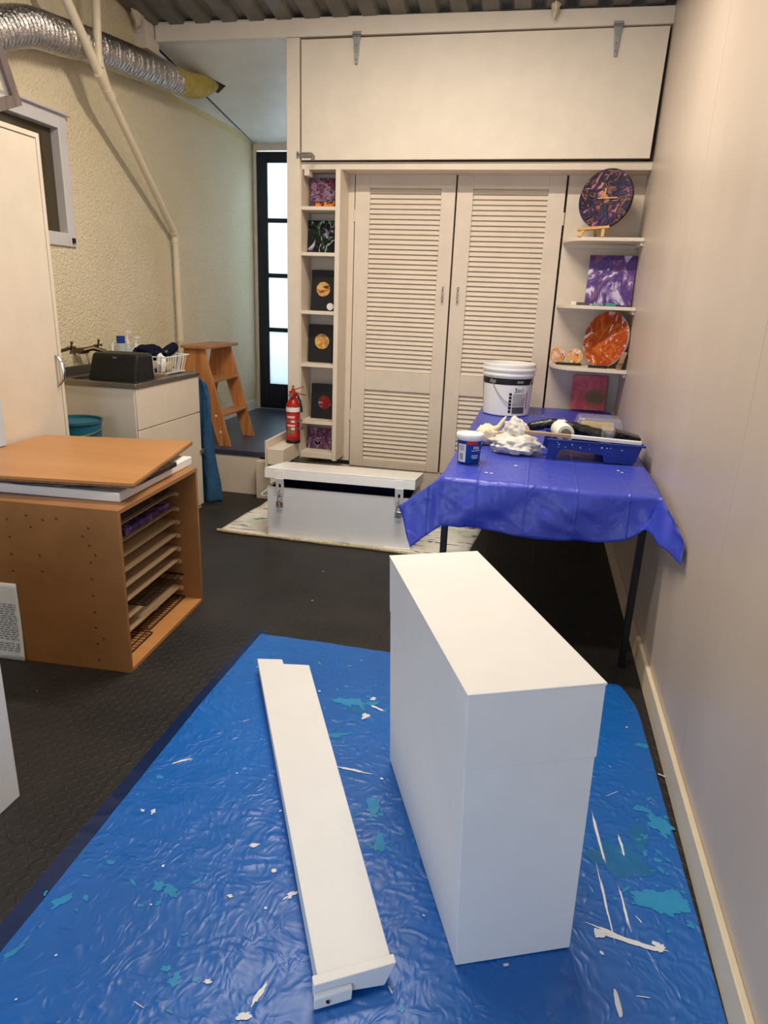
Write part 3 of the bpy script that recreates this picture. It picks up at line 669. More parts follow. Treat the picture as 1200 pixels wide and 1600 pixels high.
for k in range(60):
    u = k/59; p = quadpt(u, 0); pts.append((p[0], p[1]-.006, .011)); rr.append(.010+.004*noise.noise(Vector((u*14, 0, 5))))
build('rolled_hem', MB().tube(pts, rr, 8), M['dropcloth_edge'], dc)

# ================================================================ TABLE AND WHAT IS ON IT
TX0, TX1, TY0, TY1, TZ = -.34, .545, 2.79, 5.06, .776
t = thing('folding_table', 'long folding table with black metal legs under the blue plastic cloth', 'table', ((TX0+TX1)/2, (TY0+TY1)/2, 0))
build('tabletop', MB().box(TX0, TX1, TY0, TY1, TZ-.035, TZ), M['white_gloss'], t, bevel=.008)
for y_, yo in ((2.80, 0), (4.85, 0)):
    for x_ in (TX0+.022, TX1-.05):
        build('leg', MB().box(x_-.014, x_+.014, y_-.014, y_+.014, .0, TZ-.036), M['black_metal'], t, bevel=.003)
        s = 1 if x_ < 0 else -1
        build('leg_brace', MB().tube([(x_+s*.0, y_, TZ-.16), (x_+s*.05, y_, TZ-.09), (x_+s*.11, y_, TZ-.04)], .008, 8), M['black_metal'], t)
    build('cross_rail', MB().bar((TX0+.03, y_, TZ-.05), (TX1-.05, y_, TZ-.05), .011), M['black_metal'], t)
# plastic table cloth: flat top, hanging skirt, flared corners
def fold(x, y): return .004*noise.noise(Vector((x*6, y*3, 2)))
CT = TZ+.0035
OV_F, OV_L, OV_R, OV_B = .205, .22, .24, .02
def cloth_pt(s, q):
    """s across (0..1 over the top, beyond = overhang), q along; metres of overhang hang down with a flare"""
    ox = (TX0-s) if s < TX0 else (s-TX1 if s > TX1 else 0); oy = TY0-q if q < TY0 else (q-TY1 if q > TY1 and not ox else 0)
    x = min(max(s, TX0), TX1); y = min(max(q, TY0), TY1); z = CT
    sx = -1 if s < TX0 else 1
    if ox == 0 and oy == 0:
        ed = min(y-TY0, x-TX0, TX1-x)
        return Vector((x, y, z+.0015+.002*(noise.noise(Vector((x*9, y*2.5, 2)))+abs(noise.noise(Vector((x*3, y*7, 5)))))))
    rip = noise.noise(Vector((s*7, q*7, 3)))
    if ox and oy:      # corner flap: a stiff fold spanned between the two skirts
        if sx < 0:
            F10, F01, F11 = Vector((-.525, 2.775, .632)), Vector((TX0+.012, TY0-.045, .575)), Vector((-.445, 2.70, .484)); ou = ox/OV_L
        else:
            F10, F01, F11 = Vector((.566, 2.40, .728)), Vector((TX1-.055, TY0-.045, .655)), Vector((.560, 2.36, .655)); ou = ox/OV_R
        ov = oy/OV_F; A = Vector((x, y, z))
        p = A*(1-ou)*(1-ov)+F10*ou*(1-ov)+F01*ov*(1-ou)+F11*ou*ov
        w_ = math.sin(PI*min(1, ou))*.5+ou*.5
        p += Vector((.024, .024, .008))*w_*noise.noise(Vector((ou*3.2, ov*1.2, 3+sx)))+Vector((0, .018*(sx < 0), 0))*math.sin(PI*ou)*ov
        p.x = min(p.x, XR-.008)
        return p
    elif oy:
        f = min(1, oy/.12); ov = oy/OV_F
        if q < TY0:
            lift = max(0, (x-.30)/(TX1-.30))**2*.075-.012*math.exp(-((x-.1)/.2)**2); oy *= 1-lift/OV_F
            x += (.012*max(0, (-.2-x)/.14) - .055*max(0, (x-.35)/.195)**2)*ov
        y += -(.012+.10*oy + .026*f*noise.noise(Vector((s*5+oy*6, oy*3, 9))) + .016*f*(1-2*abs(noise.noise(Vector((s*9-oy*8, oy*9, 4)))))) * (1 if q < TY0 else -.2)
        z -= oy*.98
    else:
        f = min(1, ox/.12)
        k = max(0, 1-(y-TY0)/(.42 if sx < 0 else .30)); k = k*k*(3-2*k); ou = ox/(OV_L if sx < 0 else OV_R)
        if sx < 0:
            F = Vector((TX0-.012-.05*ox+.012*f*noise.noise(Vector((q*5, ox*2, 9))), y, z-ox*.98)); G = Vector((x-.185*ou, y-.015*ou, z-.148*ou))
        else:
            F = Vector((x+.022, y, z-ox*.98)); G = Vector((x+.021*ou, y-.39*ou, z-.052*ou))
        p = F*(1-k)+G*k; p.x = min(p.x, XR-.008)
        return p
    return Vector((x, y, z+.0))
def axis_samples(a0, a1, b0, b1, n_mid, n_side0, n_side1):
    r = [a0+(a1-a0)*i/n_side0 for i in range(n_side0)] + [a1+(b0-a1)*i/n_mid for i in range(n_mid)] + [b0+(b1-b0)*i/n_side1 for i in range(n_side1+1)]
    return r
sx_ = axis_samples(TX0-OV_L, TX0, TX1, TX1+OV_R, 44, 16, 16); sy_l = axis_samples(TY0-OV_F, TY0, TY1, TY1+OV_B, 90, 16, 2)
mb = MB(); W_ = len(sx_)
vs = [cloth_pt(a, b) for b in sy_l for a in sx_]
mb.add(vs, [(j*W_+i, j*W_+i+1, (j+1)*W_+i+1, (j+1)*W_+i) for j in range(len(sy_l)-1) for i in range(W_-1)])
tag(build('table_cloth', mb, M['cloth'], smooth=70, solid=.001), 'royal blue plastic sheet draped over the folding table', 'table cloth')

TS = CT+.0055
# big bucket
bc = at(789, 648, 2, TS); bx_, by_ = -.17, 4.66
bx_ = (at(750, 644, 1, by_).x+at(830, 644, 1, by_).x)/2
t = thing('paint_bucket', 'large white paint bucket with a black band at the far end of the table', 'bucket', (bx_, by_, TS))
def rb(z): return .152+.018*z/.33
HBk = .335
build('bucket_body', MB().lathe([(.146, 0), (.152, .006), (rb(.255), .255), (rb(.255)+.008, .258), (rb(.27)+.008, .268), (rb(.27)+.001, .272), (rb(.29)+.002, .288), (rb(.29)+.010, .292), (rb(.3)+.010, .302), (rb(.31)+.003, .306), (rb(.33)+.003, HBk-.006), (rb(.33)-.001, HBk), (rb(.33)-.006, HBk-.004), (rb(.28)-.006, .26), (.0001, .255)], 56), M['white'], t, True)
fA = on_cyl((0, 0, 0), rb, -PI/2, 0)
build('black_band', label_mb(-.25, .22, .205, .245, fA, 40, 1, .0012), M['black_print'], t, True)
build('band_badge', label_mb(-.125, -.075, .213, .233, fA, 6, 1, .0022), M['grey_print'], t, True)
build('band_lettering', text_mb('mm', .03, lambda p: fA(p+Vector((.09, .226, .0022)))), M['pale_blue'], t, True)
build('volume_lettering', text_mb('3in1', .042, lambda p: fA(p+Vector((.088, .170, .0012)))), M['black_print'], t, True)
mb = MB()
for k in range(6):
    z = .025+k*.0225; q = label_mb(.020, .037, z, z+.017, fA, 3, 1, .0014); mb.add(q.v, q.f)
build('icon_column', mb, M['black_print'], t, True)
build('text_block', label_mb(.045, .135, .068, .148, fA, 10, 1, .0010), paint('fine_print', (176, 174, 176), .6, .3, 0, 160), t, True)
build('notice_block', label_mb(.045, .135, .020, .062, fA, 10, 1, .0012), paint('dark_notice', (84, 82, 84), .6, .4, 0, 160), t, True)
build('side_text', label_mb(.150, .158, .05, .17, fA, 3, 1, .0012), M['red_label'], t, True)
build('green_stripe', label_mb(-.24, -.215, .06, .2, fA, 3, 1, .0012), M['green_label'], t, True)
hp = []
for k in range(25):
    u = k/24; a = -PI/2-.72+(1.95)*u; r = rb(.2)+.006+.0*u; z = .262-.20*math.sin(PI*min(1, u*.98))**.85*(1 if u < .5 else 1)
    hp.append((r*math.cos(a), r*math.sin(a), .262-.175*math.sin(PI*u)**.9))
build('wire_handle', MB().tube(hp, .0025, 8), M['zinc'], t, True)
# small tub
sx0 = at(731, 725, 2, TS); s_y = 3.10; s_x = (at(713, 722, 1, s_y).x+at(750, 722, 1, s_y).x)/2
t = thing('filler_tub', 'small blue tub with a white lid at the front of the table', 'tub', (s_x, s_y, TS))
def rt(z): return .051+.008*z/.12
build('tub_body', MB().lathe([(.048, 0), (.051, .004), (rt(.115), .115)], 40), M['blue_label'], t, True)
build('tub_lid', MB().lathe([(.0605, .108), (.0635, .112), (.0645, .130), (.062, .135), (.054, .135), (.052, .131), (.0001, .131)], 40), M['white'], t, True)
fB = on_cyl((0, 0, 0), rt, -PI/2, 0)
build('data_panel', label_mb(-.052, -.010, .008, .092, fB, 10, 1, .0008), M['white'], t, True)
mb = MB()
for k in range(9):
    q = label_mb(-.042, -.022, .018+k*.0035, .0195+k*.0035, fB, 3, 1, .0014); mb.add(q.v, q.f)
for k in range(6):
    q = label_mb(-.045, -.018, .062+k*.0045, .0632+k*.0045, fB, 3, 1, .0014); mb.add(q.v, q.f)
build('barcode', mb, M['black_print'], t, True)
build('red_flash', label_mb(-.006, .043, .092, .107, fB, 8, 1, .0008), M['red_label'], t, True)
build('tub_lettering', text_mb('PER', .020, lambda p: fB(p+Vector((.041, .075, .0008)))), M['white'], t, True)
mb = MB()
for z, a, b in ((.062, .017, .07), (.04, .018, .05), (.033, .016, .05), (.027, .022, .05)): q = label_mb(a, b, z, z+.0025, fB, 6, 1, .001); mb.add(q.v, q.f)
build('small_print', mb, M['white'], t, True)
# bag, glove
def blob(c, rx, ry, rz_, seed, amp=.25, n=40, freq=3, flat=.0, fold=.55):
    mb = MB(); vs = []; fs = []; nl = n//2
    for i in range(nl+1):
        for k in range(n):
            th_ = PI*i/nl; ph = 2*PI*k/n
            d = Vector((math.sin(th_)*math.cos(ph), math.sin(th_)*math.sin(ph), math.cos(th_)))
            r = 1+amp*noise.noise(d*freq*.6+Vector((seed, 0, 0)))+amp*fold*(1-2*abs(noise.noise(d*freq*1.7+Vector((0, seed, 0)))))
            p = Vector((d.x*rx, d.y*ry, d.z*rz_))*r
            vs.append((c[0]+p.x, c[1]+p.y, max(c[2]+p.z, flat)))
    for i in range(nl):
        for k in range(n): fs.append((i*n+k, (i+1)*n+k, (i+1)*n+(k+1) % n, i*n+(k+1) % n))
    mb.add(vs, fs); return mb
g0 = at(803, 705, 2, TS); 
t = thing('plastic_bag', 'crumpled white plastic bag on the blue table cloth behind the tub', 'bag', (-.05, 3.40, TS))
bw = (at(845, 700, 1, 3.40).x-at(763, 700, 1, 3.40).x)/2; bxc = (at(845, 700, 1, 3.40).x+at(763, 700, 1, 3.40).x)/2
t.location = (bxc, 3.40, TS)
build('bag_body', blob((bxc, 3.40, TS+.038), bw*.95, .09, .05, 4.2, .30, 72, 4.5, TS, .3), M['bag'], t, smooth=60)
build('bag_top', blob((bxc-.005, 3.43, TS+.10), .056, .05, .062, 9.1, .32, 60, 4.2, TS+.05, .3), M['bag'], t, smooth=60)
gx = at(763, 690, 1, 3.54).x
t = thing('latex_glove', 'cream latex glove lying between the small tub and the white bag', 'glove', (gx, 3.48, TS))
G0 = Vector((gx-.005, 3.56, TS))
build('palm', blob(G0+Vector((-.005, 0, .045)), .062, .055, .050, 2.2, .25, 40, 4, TS, .4), M['glove'], t)
for a, b, c in (((.02, 0, .07), (.055, .005, .095), (.085, .01, .150)), ((.03, .0, .04), (.07, .03, .05), (.115, .05, .075)), ((.0, -.02, .03), (.045, -.04, .025), (.075, -.05, .014)), ((.01, .02, .05), (.05, .06, .05), (.09, .08, .045)), ((-.03, -.02, .025), (-.04, -.055, .02), (-.025, -.08, .012))):
    a, b, c = Vector(a), Vector(b), Vector(c)
    build('finger', MB().tube([G0+q for q in (a, (a+b)/2, b, (b+c)/2, c)], [.017, .016, .014, .012, .004], 12), M['glove'], t, smooth=70)
# paint tray
ty0 = 3.36
ta = at(848, 718, 2, TS); tbm = at(1008, 725, 2, TS)
t = thing('paint_tray', 'blue plastic roller tray with paint marks at the front of the table', 'paint tray', (.09, 3.30, TS), .06)
TL, TW = .44, .27
def trayx(u): return u*TL
prof_top = .098; 
mb = MB()
# side walls with the raised foot at the shallow (left) end and the deep well at the right
side = [(0, .0), (.03, .0), (.055, .045), (.08, .058), (.28, .035), (.285, .006), (.292, 0), (.425, 0), (TL, .03), (TL+.006, .085), (TL+.006, .098), (-.0, .108), (.01, .1)]
side = [(0, 0), (.045, 0), (.062, .046), (.085, .056), (.265, .036), (.27, .006), (.28, 0), (.405, 0), (.418, .015), (TL, .092), (.012, .102)]
for a_ in (0, TW-.006): build('tray_side', MB().prism(side, 1, a_, a_+.006), M['tray_blue'], t, True, bevel=.002)
fl = [(.012, .098), (.014, .102), (.05, .06), (.27, .038), (.28, .004), (.405, .004), (TL, .092), (TL-.004, .092), (.402, .009), (.285, .009), (.275, .043), (.055, .065)]
mb = MB()
for (a, b) in (((.02, .094), (.06, .060)), ((.06, .060), (.27, .040)), ((.27, .040), (.28, .006)), ((.28, .006), (.405, .006)), ((.405, .006), (TL, .092))):
    mb.prism([a, b, (b[0], b[1]+.005), (a[0], a[1]+.005)], 1, .006, TW-.006)
build('tray_floor', mb, M['tray_blue'], t, True)
build('tray_rim', MB().box(-.002, TL+.012, -.010, .004, .094, .102, Matrix.Rotation(.018, 4, 'Y')).box(-.002, TL+.012, TW-.004, TW+.010, .094, .102, Matrix.Rotation(.018, 4, 'Y')).box(TL-.004, TL+.014, -.01, TW+.01, .086, .094), M['tray_blue'], t, True, bevel=.002)
mb = MB()
for k in range(14):
    x, z = rnd.uniform(.03, .42), rnd.uniform(.062, .09); r = rnd.uniform(.0015, .004)
    mb.lathe([(r, 0), (.0001, .0008)], 8, Matrix.Translation((x, -.0003, z)) @ Matrix.Rotation(PI/2, 4, 'X'))
sp_ = build('paint_spots', mb, M['paint_white'], t, True); sp_['kind'] = 'stuff'
TM = wmat(t)
# stick laid along the near rim
t = thing('mixing_stick', 'flat wooden stick with one white painted end lying along the blue tray', 'stick', TM @ Vector((-.11, .03, .118)), .06-.02)
rs = Matrix.Rotation(.030, 4, 'Y')
build('bare_end', MB().box(0, .22, -.012, .012, -.006, .010, rs), M['raw_wood'], t, True, bevel=.001)
build('painted_end', MB().box(.22, .545, -.012, .012, -.006, .010, rs), M['white'], t, True, bevel=.001)
# white roller sleeve standing in the tray
p = TM @ Vector((.085, .10, .086))
t = thing('roller_sleeve', 'white roller sleeve seen end-on in the blue tray', 'roller sleeve', p, .2)
build('nap', MB().lathe([(.016, 0), (.040, 0), (.043, .006), (.043, .14), (.04, .145)], 36, Matrix.Translation((0, -.03, .03)) @ Matrix.Rotation(-PI/2, 4, 'X')), M['roller_white'], t, True)
build('core', MB().lathe([(.026, -.002), (.026, .004), (.010, .004), (.010, -.0005), (.0001, -.0005)], 24, Matrix.Translation((0, -.03, .03)) @ Matrix.Rotation(-PI/2, 4, 'X')), M['grey_print'], t, True)
# rollers wrapped in black bags
q1 = at(817, 668, 1, 3.62); q2 = at(872, 660, 1, 3.62); zb = .90
t = thing('wrapped_roller', 'paint roller wrapped in black plastic with a silver tip, left over the tray', 'roller', (q1.x, 3.62, q1.z))
a, b = Vector(q1), Vector(q2)
pp = [a+(b-a)*(k/12) for k in range(13)]
build('black_wrap', MB().tube([p_+Vector((0, 0, .006*noise.noise(Vector((k, 0, 1))))) for k, p_ in enumerate(pp)], [.006, .014, .02, .024, .025, .027, .026, .028, .027, .028, .026, .024, .018], 14), M['stuff_black'], t, smooth=70)
build('handle_tip', MB().tube([b-Vector((.006, 0, 0)), b+Vector((.035, 0, .0))], [.020, .022], 14), M['zinc'], t)
build('handle_end', MB().tube([b+Vector((.032, 0, 0)), b+Vector((.05, 0, -.004))], [.013, .012], 12), M['white'], t)
r1 = at(880, 662, 1, 3.55); r2 = at(942, 685, 1, 3.55)
t = thing('wrapped_roller', 'black plastic wrapped roller pushed into the clear sleeve over the tray', 'roller', (r1.x, 3.55, r1.z))
pp = [r1+(r2-r1)*(k/14) for k in range(15)]
build('black_wrap', MB().tube([p_+Vector((0, 0, .008*noise.noise(Vector((k*.7, 3, 1))))) for k, p_ in enumerate(pp)], [.012, .018, .024, .026, .03, .028, .032, .034, .033, .036, .036, .038, .040, .042, .036], 14), M['stuff_black'], t, smooth=70)
u1 = at(940, 684, 1, 3.52); u2 = at(957, 684, 1, 3.52)
build('clear_sleeve', MB().box(u1.x-.006, u2.x+.006, 3.47, 3.57, u1.z-.06, u1.z+.055), M['clear'], t, bevel=.006)
w1 = at(957, 682, 1, 3.50); w2 = at(996, 694, 1, 3.50)
build('black_brush', MB().beam(w1, w2, .10, .075), M['stuff_black'], t, bevel=.006)
# clear clamshell box behind the tray
c1 = at(892, 672, 2, TS); 
t = thing('clamshell_box', 'clear plastic clamshell box with a yellow roller inside near the wall', 'plastic box', (.40, 4.15, TS))
x0, x1, y0, y1 = at(893, 676, 1, 4.10).x, at(975, 676, 1, 4.10).x, 4.02, 4.24
mb = MB().hexa([(x0, y0, TS), (x1, y0, TS), (x1, y1, TS), (x0, y1, TS)], [(x0+.03, y0+.02, TS+.10), (x1-.03, y0+.02, TS+.10), (x1-.03, y1-.02, TS+.10), (x0+.03, y1-.02, TS+.10)])
mb.f = mb.f[1:]
build('shell', mb, M['clear'], t, bevel=.012)
build('shell_flange', MB().box(x0-.012, x1+.012, y0-.012, y1+.012, TS+.001, TS+.004), M['clear'], t)
build('yellow_roller', MB().tube([(x0+.05, 4.13, TS+.04), (x1-.06, 4.13, TS+.04)], .03, 18), M['yellow_foam'], t)
# red canvas standing at the back end
v0 = at(891, 632, 1, 5.04); v1 = at(951, 588, 1, 5.04)
t = thing('canvas_painting', 'square red and pink canvas with a brown stain standing behind the table', 'painting', ((v0.x+v1.x)/2, 5.02, .79), rot=(-.12, 0, 0))
def mat_red():
    q = NT('red_brown_pour'); v = q.coord(); n = q.noise(q.mapv(v, (1, 1, 1), loc=(4, 2, 1)), 9, 6, .65, 1.6)
    c = q.ramp(n.outputs[0], [(.3, lin((176, 40, 50))), (.5, lin((214, 74, 92))), (.7, lin((228, 124, 132)))])
    sp2 = q.node('ShaderNodeVectorMath', operation='DISTANCE'); q.l.new(v, sp2.inputs[0]); sp2.inputs[1].default_value = (.04, 0, .09)
    wob = q.math('MULTIPLY_ADD', q.noise(v, 14, 3).outputs[0], .09, sp2.outputs['Value'])
    c = q.mix(q.ramp(wob, [(.085, (1, 1, 1, 1)), (.125, (0, 0, 0, 1))]), c, lin((130, 96, 48)))
    return q.set(Base_Color=c, Roughness=.35)
wd = v1.x-v0.x; hh = v1.z-.79
build('canvas', MB().box(-wd/2, wd/2, 0, .02, 0, hh), mat_red(), t, True, bevel=.003)
# paint flecks on the cloth
mb = MB()
for px_, py_ in ((760, 738), (768, 739), (917, 710), (966, 735), (972, 738), (806, 727), (848, 650)):
    p = at(px_, py_, 2, TS)
    if p.x > TX1-.02: continue
    mb.lathe([(rnd.uniform(.004, .010), 0), (.0001, .002)], 9, Matrix.Translation((p.x, p.y, TS-.001)))
o = build('paint_flecks', mb, M['paint_white']); tag(o, 'white paint flecks dried on the blue table cloth', 'paint flecks', kind='stuff')

# ================================================================ DROP SHEET, BOX, PLANK
def th_(x, y):
    a = noise.noise(Vector((x*2.2+y*1.2, y*3.4-x*1.5, 1)))
    b = 1-2*abs(noise.noise(Vector((x*5+y*3, y*8-x*4, 4))))
    c = 1-2*abs(noise.noise(Vector((x*13, y*13, 9))))
    return .004+.0016*a+.0016*b+.0012*c
def edge_x(y): return -1.085+.015*math.sin(y*2.1)
def tarp_pt(u, v):
    y = .35+(2.63-.35)*v; x0 = edge_x(y)-.012; x1 = .557-.024*max(0, (y-1.24)/.87)-.05*max(0, (v-.9)/.1)**2
    x = x0+(x1-x0)*u
    y += .05*(v**4)*(-.2+.25*u)+.01*noise.noise(Vector((x*3, 0, 8)))*v
    return (x, y, max(.0012, th_(x, y)))
tp = build('drop_sheet', MB().grid(170, 220, tarp_pt), M['tarp'], smooth=80)
tag(tp, 'large blue plastic drop sheet with paint marks spread over the floor', 'drop sheet')
def hem_pt(u, v):
    y = .35+(2.66-.35)*v; x1 = edge_x(y)+.004; x0 = x1-.062-.012*math.sin(y*1.7)
    x = x0+(x1-x0)*u
    return (x, y, .0013+.6*max(0, th_(x, y))*u)
build('thin_hem', MB().grid(8, 200, hem_pt), M['tarp_hem'], tp, smooth=80)
def splat(mb, x, y, rx, ry, rot, seed, rough=.45, n=46, dz=.0012):
    cs, sn = math.cos(rot), math.sin(rot); c = []
    for ring in (1, .6, .25):
        for k in range(n):
            a = 2*PI*k/n; d = Vector((math.cos(a), math.sin(a), 0))
            r = (1+rough*(.9*noise.noise(d*1.3+Vector((seed*1.7, 0, 0)))+.4*noise.noise(d*3.5+Vector((0, seed*1.3, 0)))+.28*noise.noise(d*14+Vector((0, 0, seed*1.1)))))*ring
            px_, py_ = d.x*rx*r, d.y*ry*r; X = x+px_*cs-py_*sn; Y = y+px_*sn+py_*cs
            c.append((X, Y, max(.0012, th_(X, Y))+dz))
    X = x; c.append((x, y, max(.0012, th_(x, y))+dz))
    fs = []
    for r_ in range(2):
        for k in range(n): fs.append((r_*n+k, r_*n+(k+1) % n, (r_+1)*n+(k+1) % n, (r_+1)*n+k))
    for k in range(n): fs.append((2*n+k, 2*n+(k+1) % n, 3*n))
    mb.add(c, fs)
def sp_at(mb, px_, py_, rx, ry, rot, seed, rough=.45, dz=.0012):
    p = at(px_, py_, 2, .004); splat(mb, p.x, p.y, rx, ry, rot, seed, rough, dz=dz)
mt1, mt2, mw = MB(), MB(), MB()
for a in ((545, 1097, .05, .022, .2, 1, .8), (585, 1100, .03, .012, .4, 2, .9), (520, 1150, .05, .014, .3, 3, .9), (585, 1262, .018, .05, .1, 4, .8), (593, 1320, .018, .03, .1, 14, .9),
          (250, 1215, .013, .008, 0, 5, .2), (97, 1408, .012, .03, -.4, 6, .7), (173, 1348, .012, .007, 0, 7, .3), (247, 1385, .012, .018, .3, 8, .7), (267, 1393, .022, .014, -.5, 9, .7), (273, 1532, .012, .016, 0, 10, .9),
          (20, 1490, .008, .02, -.5, 11, .8), (1030, 1290, .028, .05, .5, 12, .8), (1003, 1166, .028, .012, 0, 13, .5), (1003, 1265, .03, .012, 0, 14, .6), (1020, 1410, .05, .035, -.3, 15, .6), (1052, 1412, .04, .035, -.3, 25, .6), (628, 1578, .008, .007, 0, 16, .6), (612, 1543, .005, .004, 0, 17, .9)):
    sp_at(mt1, *a)
for a in ((965, 1340, .07, .06, .2, 21, .6), (985, 1355, .06, .035, 0, 22, .5), (1000, 1310, .03, .05, 0, 24, .8), (560, 1110, .04, .02, .3, 23, .9)): sp_at(mt2, *a, dz=.0008)
for a in ((583, 1093, .012, .010, .4, 31, .9), (570, 1120, .012, .016, -.2, 32, .9), (590, 1108, .035, .006, -.3, 33, 1), (550, 1204, .05, .005, 0, 34, .9), (397, 1322, .012, .008, .3, 35, .8), (428, 1361, .007, .007, 0, 36, .3), (415, 1420, .004, .004, 0, 37, .2), (935, 1460, .014, .013, .3, 41, .5), (985, 1472, .075, .008, -.12, 42, .8), (960, 1462, .05, .006, -.25, 43, 1), (1030, 1480, .014, .012, -.4, 44, .9), (965, 1570, .006, .034, .1, 45, .3), (935, 1310, .004, .10, .12, 46, .6), (943, 1400, .003, .09, .1, 47, .9), (975, 1420, .003, .06, .1, 48, .9), (970, 1320, .003, .04, .1, 49, .9), (790, 1510, .008, .004, .5, 50, .8), (940, 1490, .004, .006, .8, 51, .3), (223, 1268, .006, .006, .3, 52, .9), (240, 1270, .006, .009, .3, 53, .8), (325, 1535, .008, .006, .3, 54, .9), (360, 1402, .007, .005, .3, 55, .9), (455, 1400, .02, .006, .9, 56, 1), (1035, 1213, .02, .003, -.4, 57, .9), (405, 1555, .006, .03, -.2, 58, .8), (380, 1590, .014, .01, .4, 59, .9), (610, 1548, .010, .002, -.9, 60, .4), (285, 1190, .03, .004, .7, 61, 1)):
    sp_at(mw, *a, dz=.002)
for k in range(26):
    x, y = rnd.uniform(-1.05, .5), rnd.uniform(.9, 2.55); splat(mw, x, y, rnd.uniform(.002, .006), rnd.uniform(.002, .005), rnd.uniform(0, 3), 70+k, .5, dz=.002)
for k, (px_, py_, n_) in enumerate(((545, 1097, 9), (585, 1100, 7), (520, 1150, 8), (585, 1265, 9), (593, 1320, 8), (250, 1388, 6), (1028, 1290, 9), (1010, 1335, 12), (1035, 1412, 16), (965, 1345, 14), (110, 1400, 5), (275, 1530, 5))):
    p = at(px_, py_, 2, .004)
    for q in range(n_):
        splat(mt1 if k not in (9,) else mt2, min(p.x+rnd.gauss(0, .05), .53), p.y+rnd.gauss(0, .045), rnd.uniform(.003, .014), rnd.uniform(.002, .008), rnd.uniform(0, 3), 200+k*20+q, .8, n=24)
for k in range(14):
    x, y = rnd.uniform(-.95, .5), rnd.uniform(.95, 2.5); splat(mw, x, y, rnd.uniform(.008, .03), rnd.uniform(.0008, .0016), rnd.uniform(0, 3), 600+k, .6, n=20, dz=.0016)
for nm, mb, m in (('teal_paint_splatter', mt1, M['paint_teal']), ('faded_teal_paint_splatter', mt2, M['paint_dark_teal']), ('white_paint_splatter', mw, M['paint_white'])):
    o = build(nm, mb, m, tp, smooth=0); o['kind'] = 'stuff'
# big white box
zB = .013
b0 = at(710.7, 1516, 2, 0); b1 = at(891.5, 1487, 2, 0); b3 = at(608, 1190, 2, 0); b2 = b1+(b3-b0)
HX = .745
t0 = at(730.9, 1085, 2, HX); t1 = at(948, 1066, 2, HX); t2 = at(746, 861, 2, HX); t3 = at(609, 868, 2, HX)
BX = thing('plinth_box', 'tall white painted wooden box standing on the blue drop sheet', 'box', ((b0+b2)/2).to_tuple())

lz = Vector((0, 0, .0095))
def lerp(a, b, k): return a+(b-a)*k
ks = .745
bo = [q+lz for q in (b0, b1, b2, b3)]; to = [t0, t1, t2, t3]
cen = sum(to, Vector())/4
inn = lambda q, c, d: q+(c-q).normalized()*d
mid = [lerp(a, b, ks) for a, b in zip(bo, to)]; cm_ = sum(mid, Vector())/4; cb = sum(bo, Vector())/4
build('lower_body', MB().hexa([inn(q, cb, .004) for q in bo], [inn(q, cm_, .004) for q in mid]), M['white'], BX, bevel=.002)
build('upper_body', MB().hexa([q+Vector((0, 0, .0008)) for q in mid], [q-Vector((0, 0, .006)) for q in to]), M['white'], BX, bevel=.002)
build('top_board', MB().hexa([inn(q, cen, -.003)-Vector((0, 0, .006)) for q in to], [inn(q, cen, -.003) for q in to]), M['white'], BX, bevel=.0015)
# plank
zt = .066
P0 = at(497, 1532, 2, zt); P1 = at(612, 1500, 2, zt); P2 = at(483, 1039, 2, zt); P2b = at(443, 1037, 2, zt); P2c = at(441, 1030, 2, zt); P3 = at(402, 1029, 2, zt)
PK = thing('white_plank', 'long white painted board with a notched end lying on the blue sheet', 'board', (P0+P2)*.5*Vector((1, 1, 0)) if False else ((P0.x+P2.x)/2, (P0.y+P2.y)/2, .006))
poly = [P0, P1, P2, P2b, P2c, P3]; dv = Vector((0, 0, -.026)); n = 6
vs = [q for q in poly]+[q+dv for q in poly]
build('board', MB().add(vs, [tuple(range(n)), tuple(range(n, 2*n))[::-1]]+[(i, (i+1) % n, n+(i+1) % n, n+i) for i in range(n)]), M['white'], PK, bevel=.002)
d1 = (P1-P0).normalized(); d2 = (P3-P0).normalized(); zz = Vector((0, 0, 1))
# lengthwise rails underneath carry the board
for k, off in enumerate((.012, .86)):
    wv = (P1-P0).length; A = P0+d1*wv*off*1.0; A = P0+(P1-P0)*(.06 if k == 0 else .94); B = P3+(P2-P3)*(.08 if k == 0 else .92)
    A = A+(B-A)*.03; B = A+(B-A)*.96
    build('rail', MB().beam(A+Vector((0, 0, -.042)), B+Vector((0, 0, -.042)), .022, .032), M['white'], PK)
E0 = P0+zz*.003; E1 = P1+zz*.003
o1 = d1*.006; fr_ = -d2*.012
build('end_board', MB().hexa([P0-d1*.012+fr_-zz*.030, P1-d1*.018+fr_-zz*.056, P1-d1*.018+d2*.004-zz*.056, P0-d1*.012+d2*.004-zz*.030], [P0-d1*.012+fr_+zz*.004, P1+d1*.008+fr_+zz*.004, P1+d1*.008+d2*.012+zz*.004, P0-d1*.012+d2*.012+zz*.004]), M['white'], PK, bevel=.002)
B0 = P0-d1*.012-zz*.056; 
blk = MB().hexa([B0+fr_*1.9, B0+fr_*1.9+d1*.085, B0+d1*.085+fr_, B0+fr_], [B0+fr_*1.8+zz*.030, B0+fr_*1.8+d1*.087+zz*.030, B0+d1*.087+fr_+zz*.040, B0+fr_+zz*.040])
bk = build('foot_block', blk, M['white'], PK, bevel=.003)
hp_ = B0+fr_*1.95+d1*.03+zz*.016
build('screw_hole', MB().lathe([(.005, 0), (.004, .002)], 10, Matrix.Translation(hp_) @ Matrix.Rotation(PI/2, 4, 'X')), M['gap_shade'], bk)

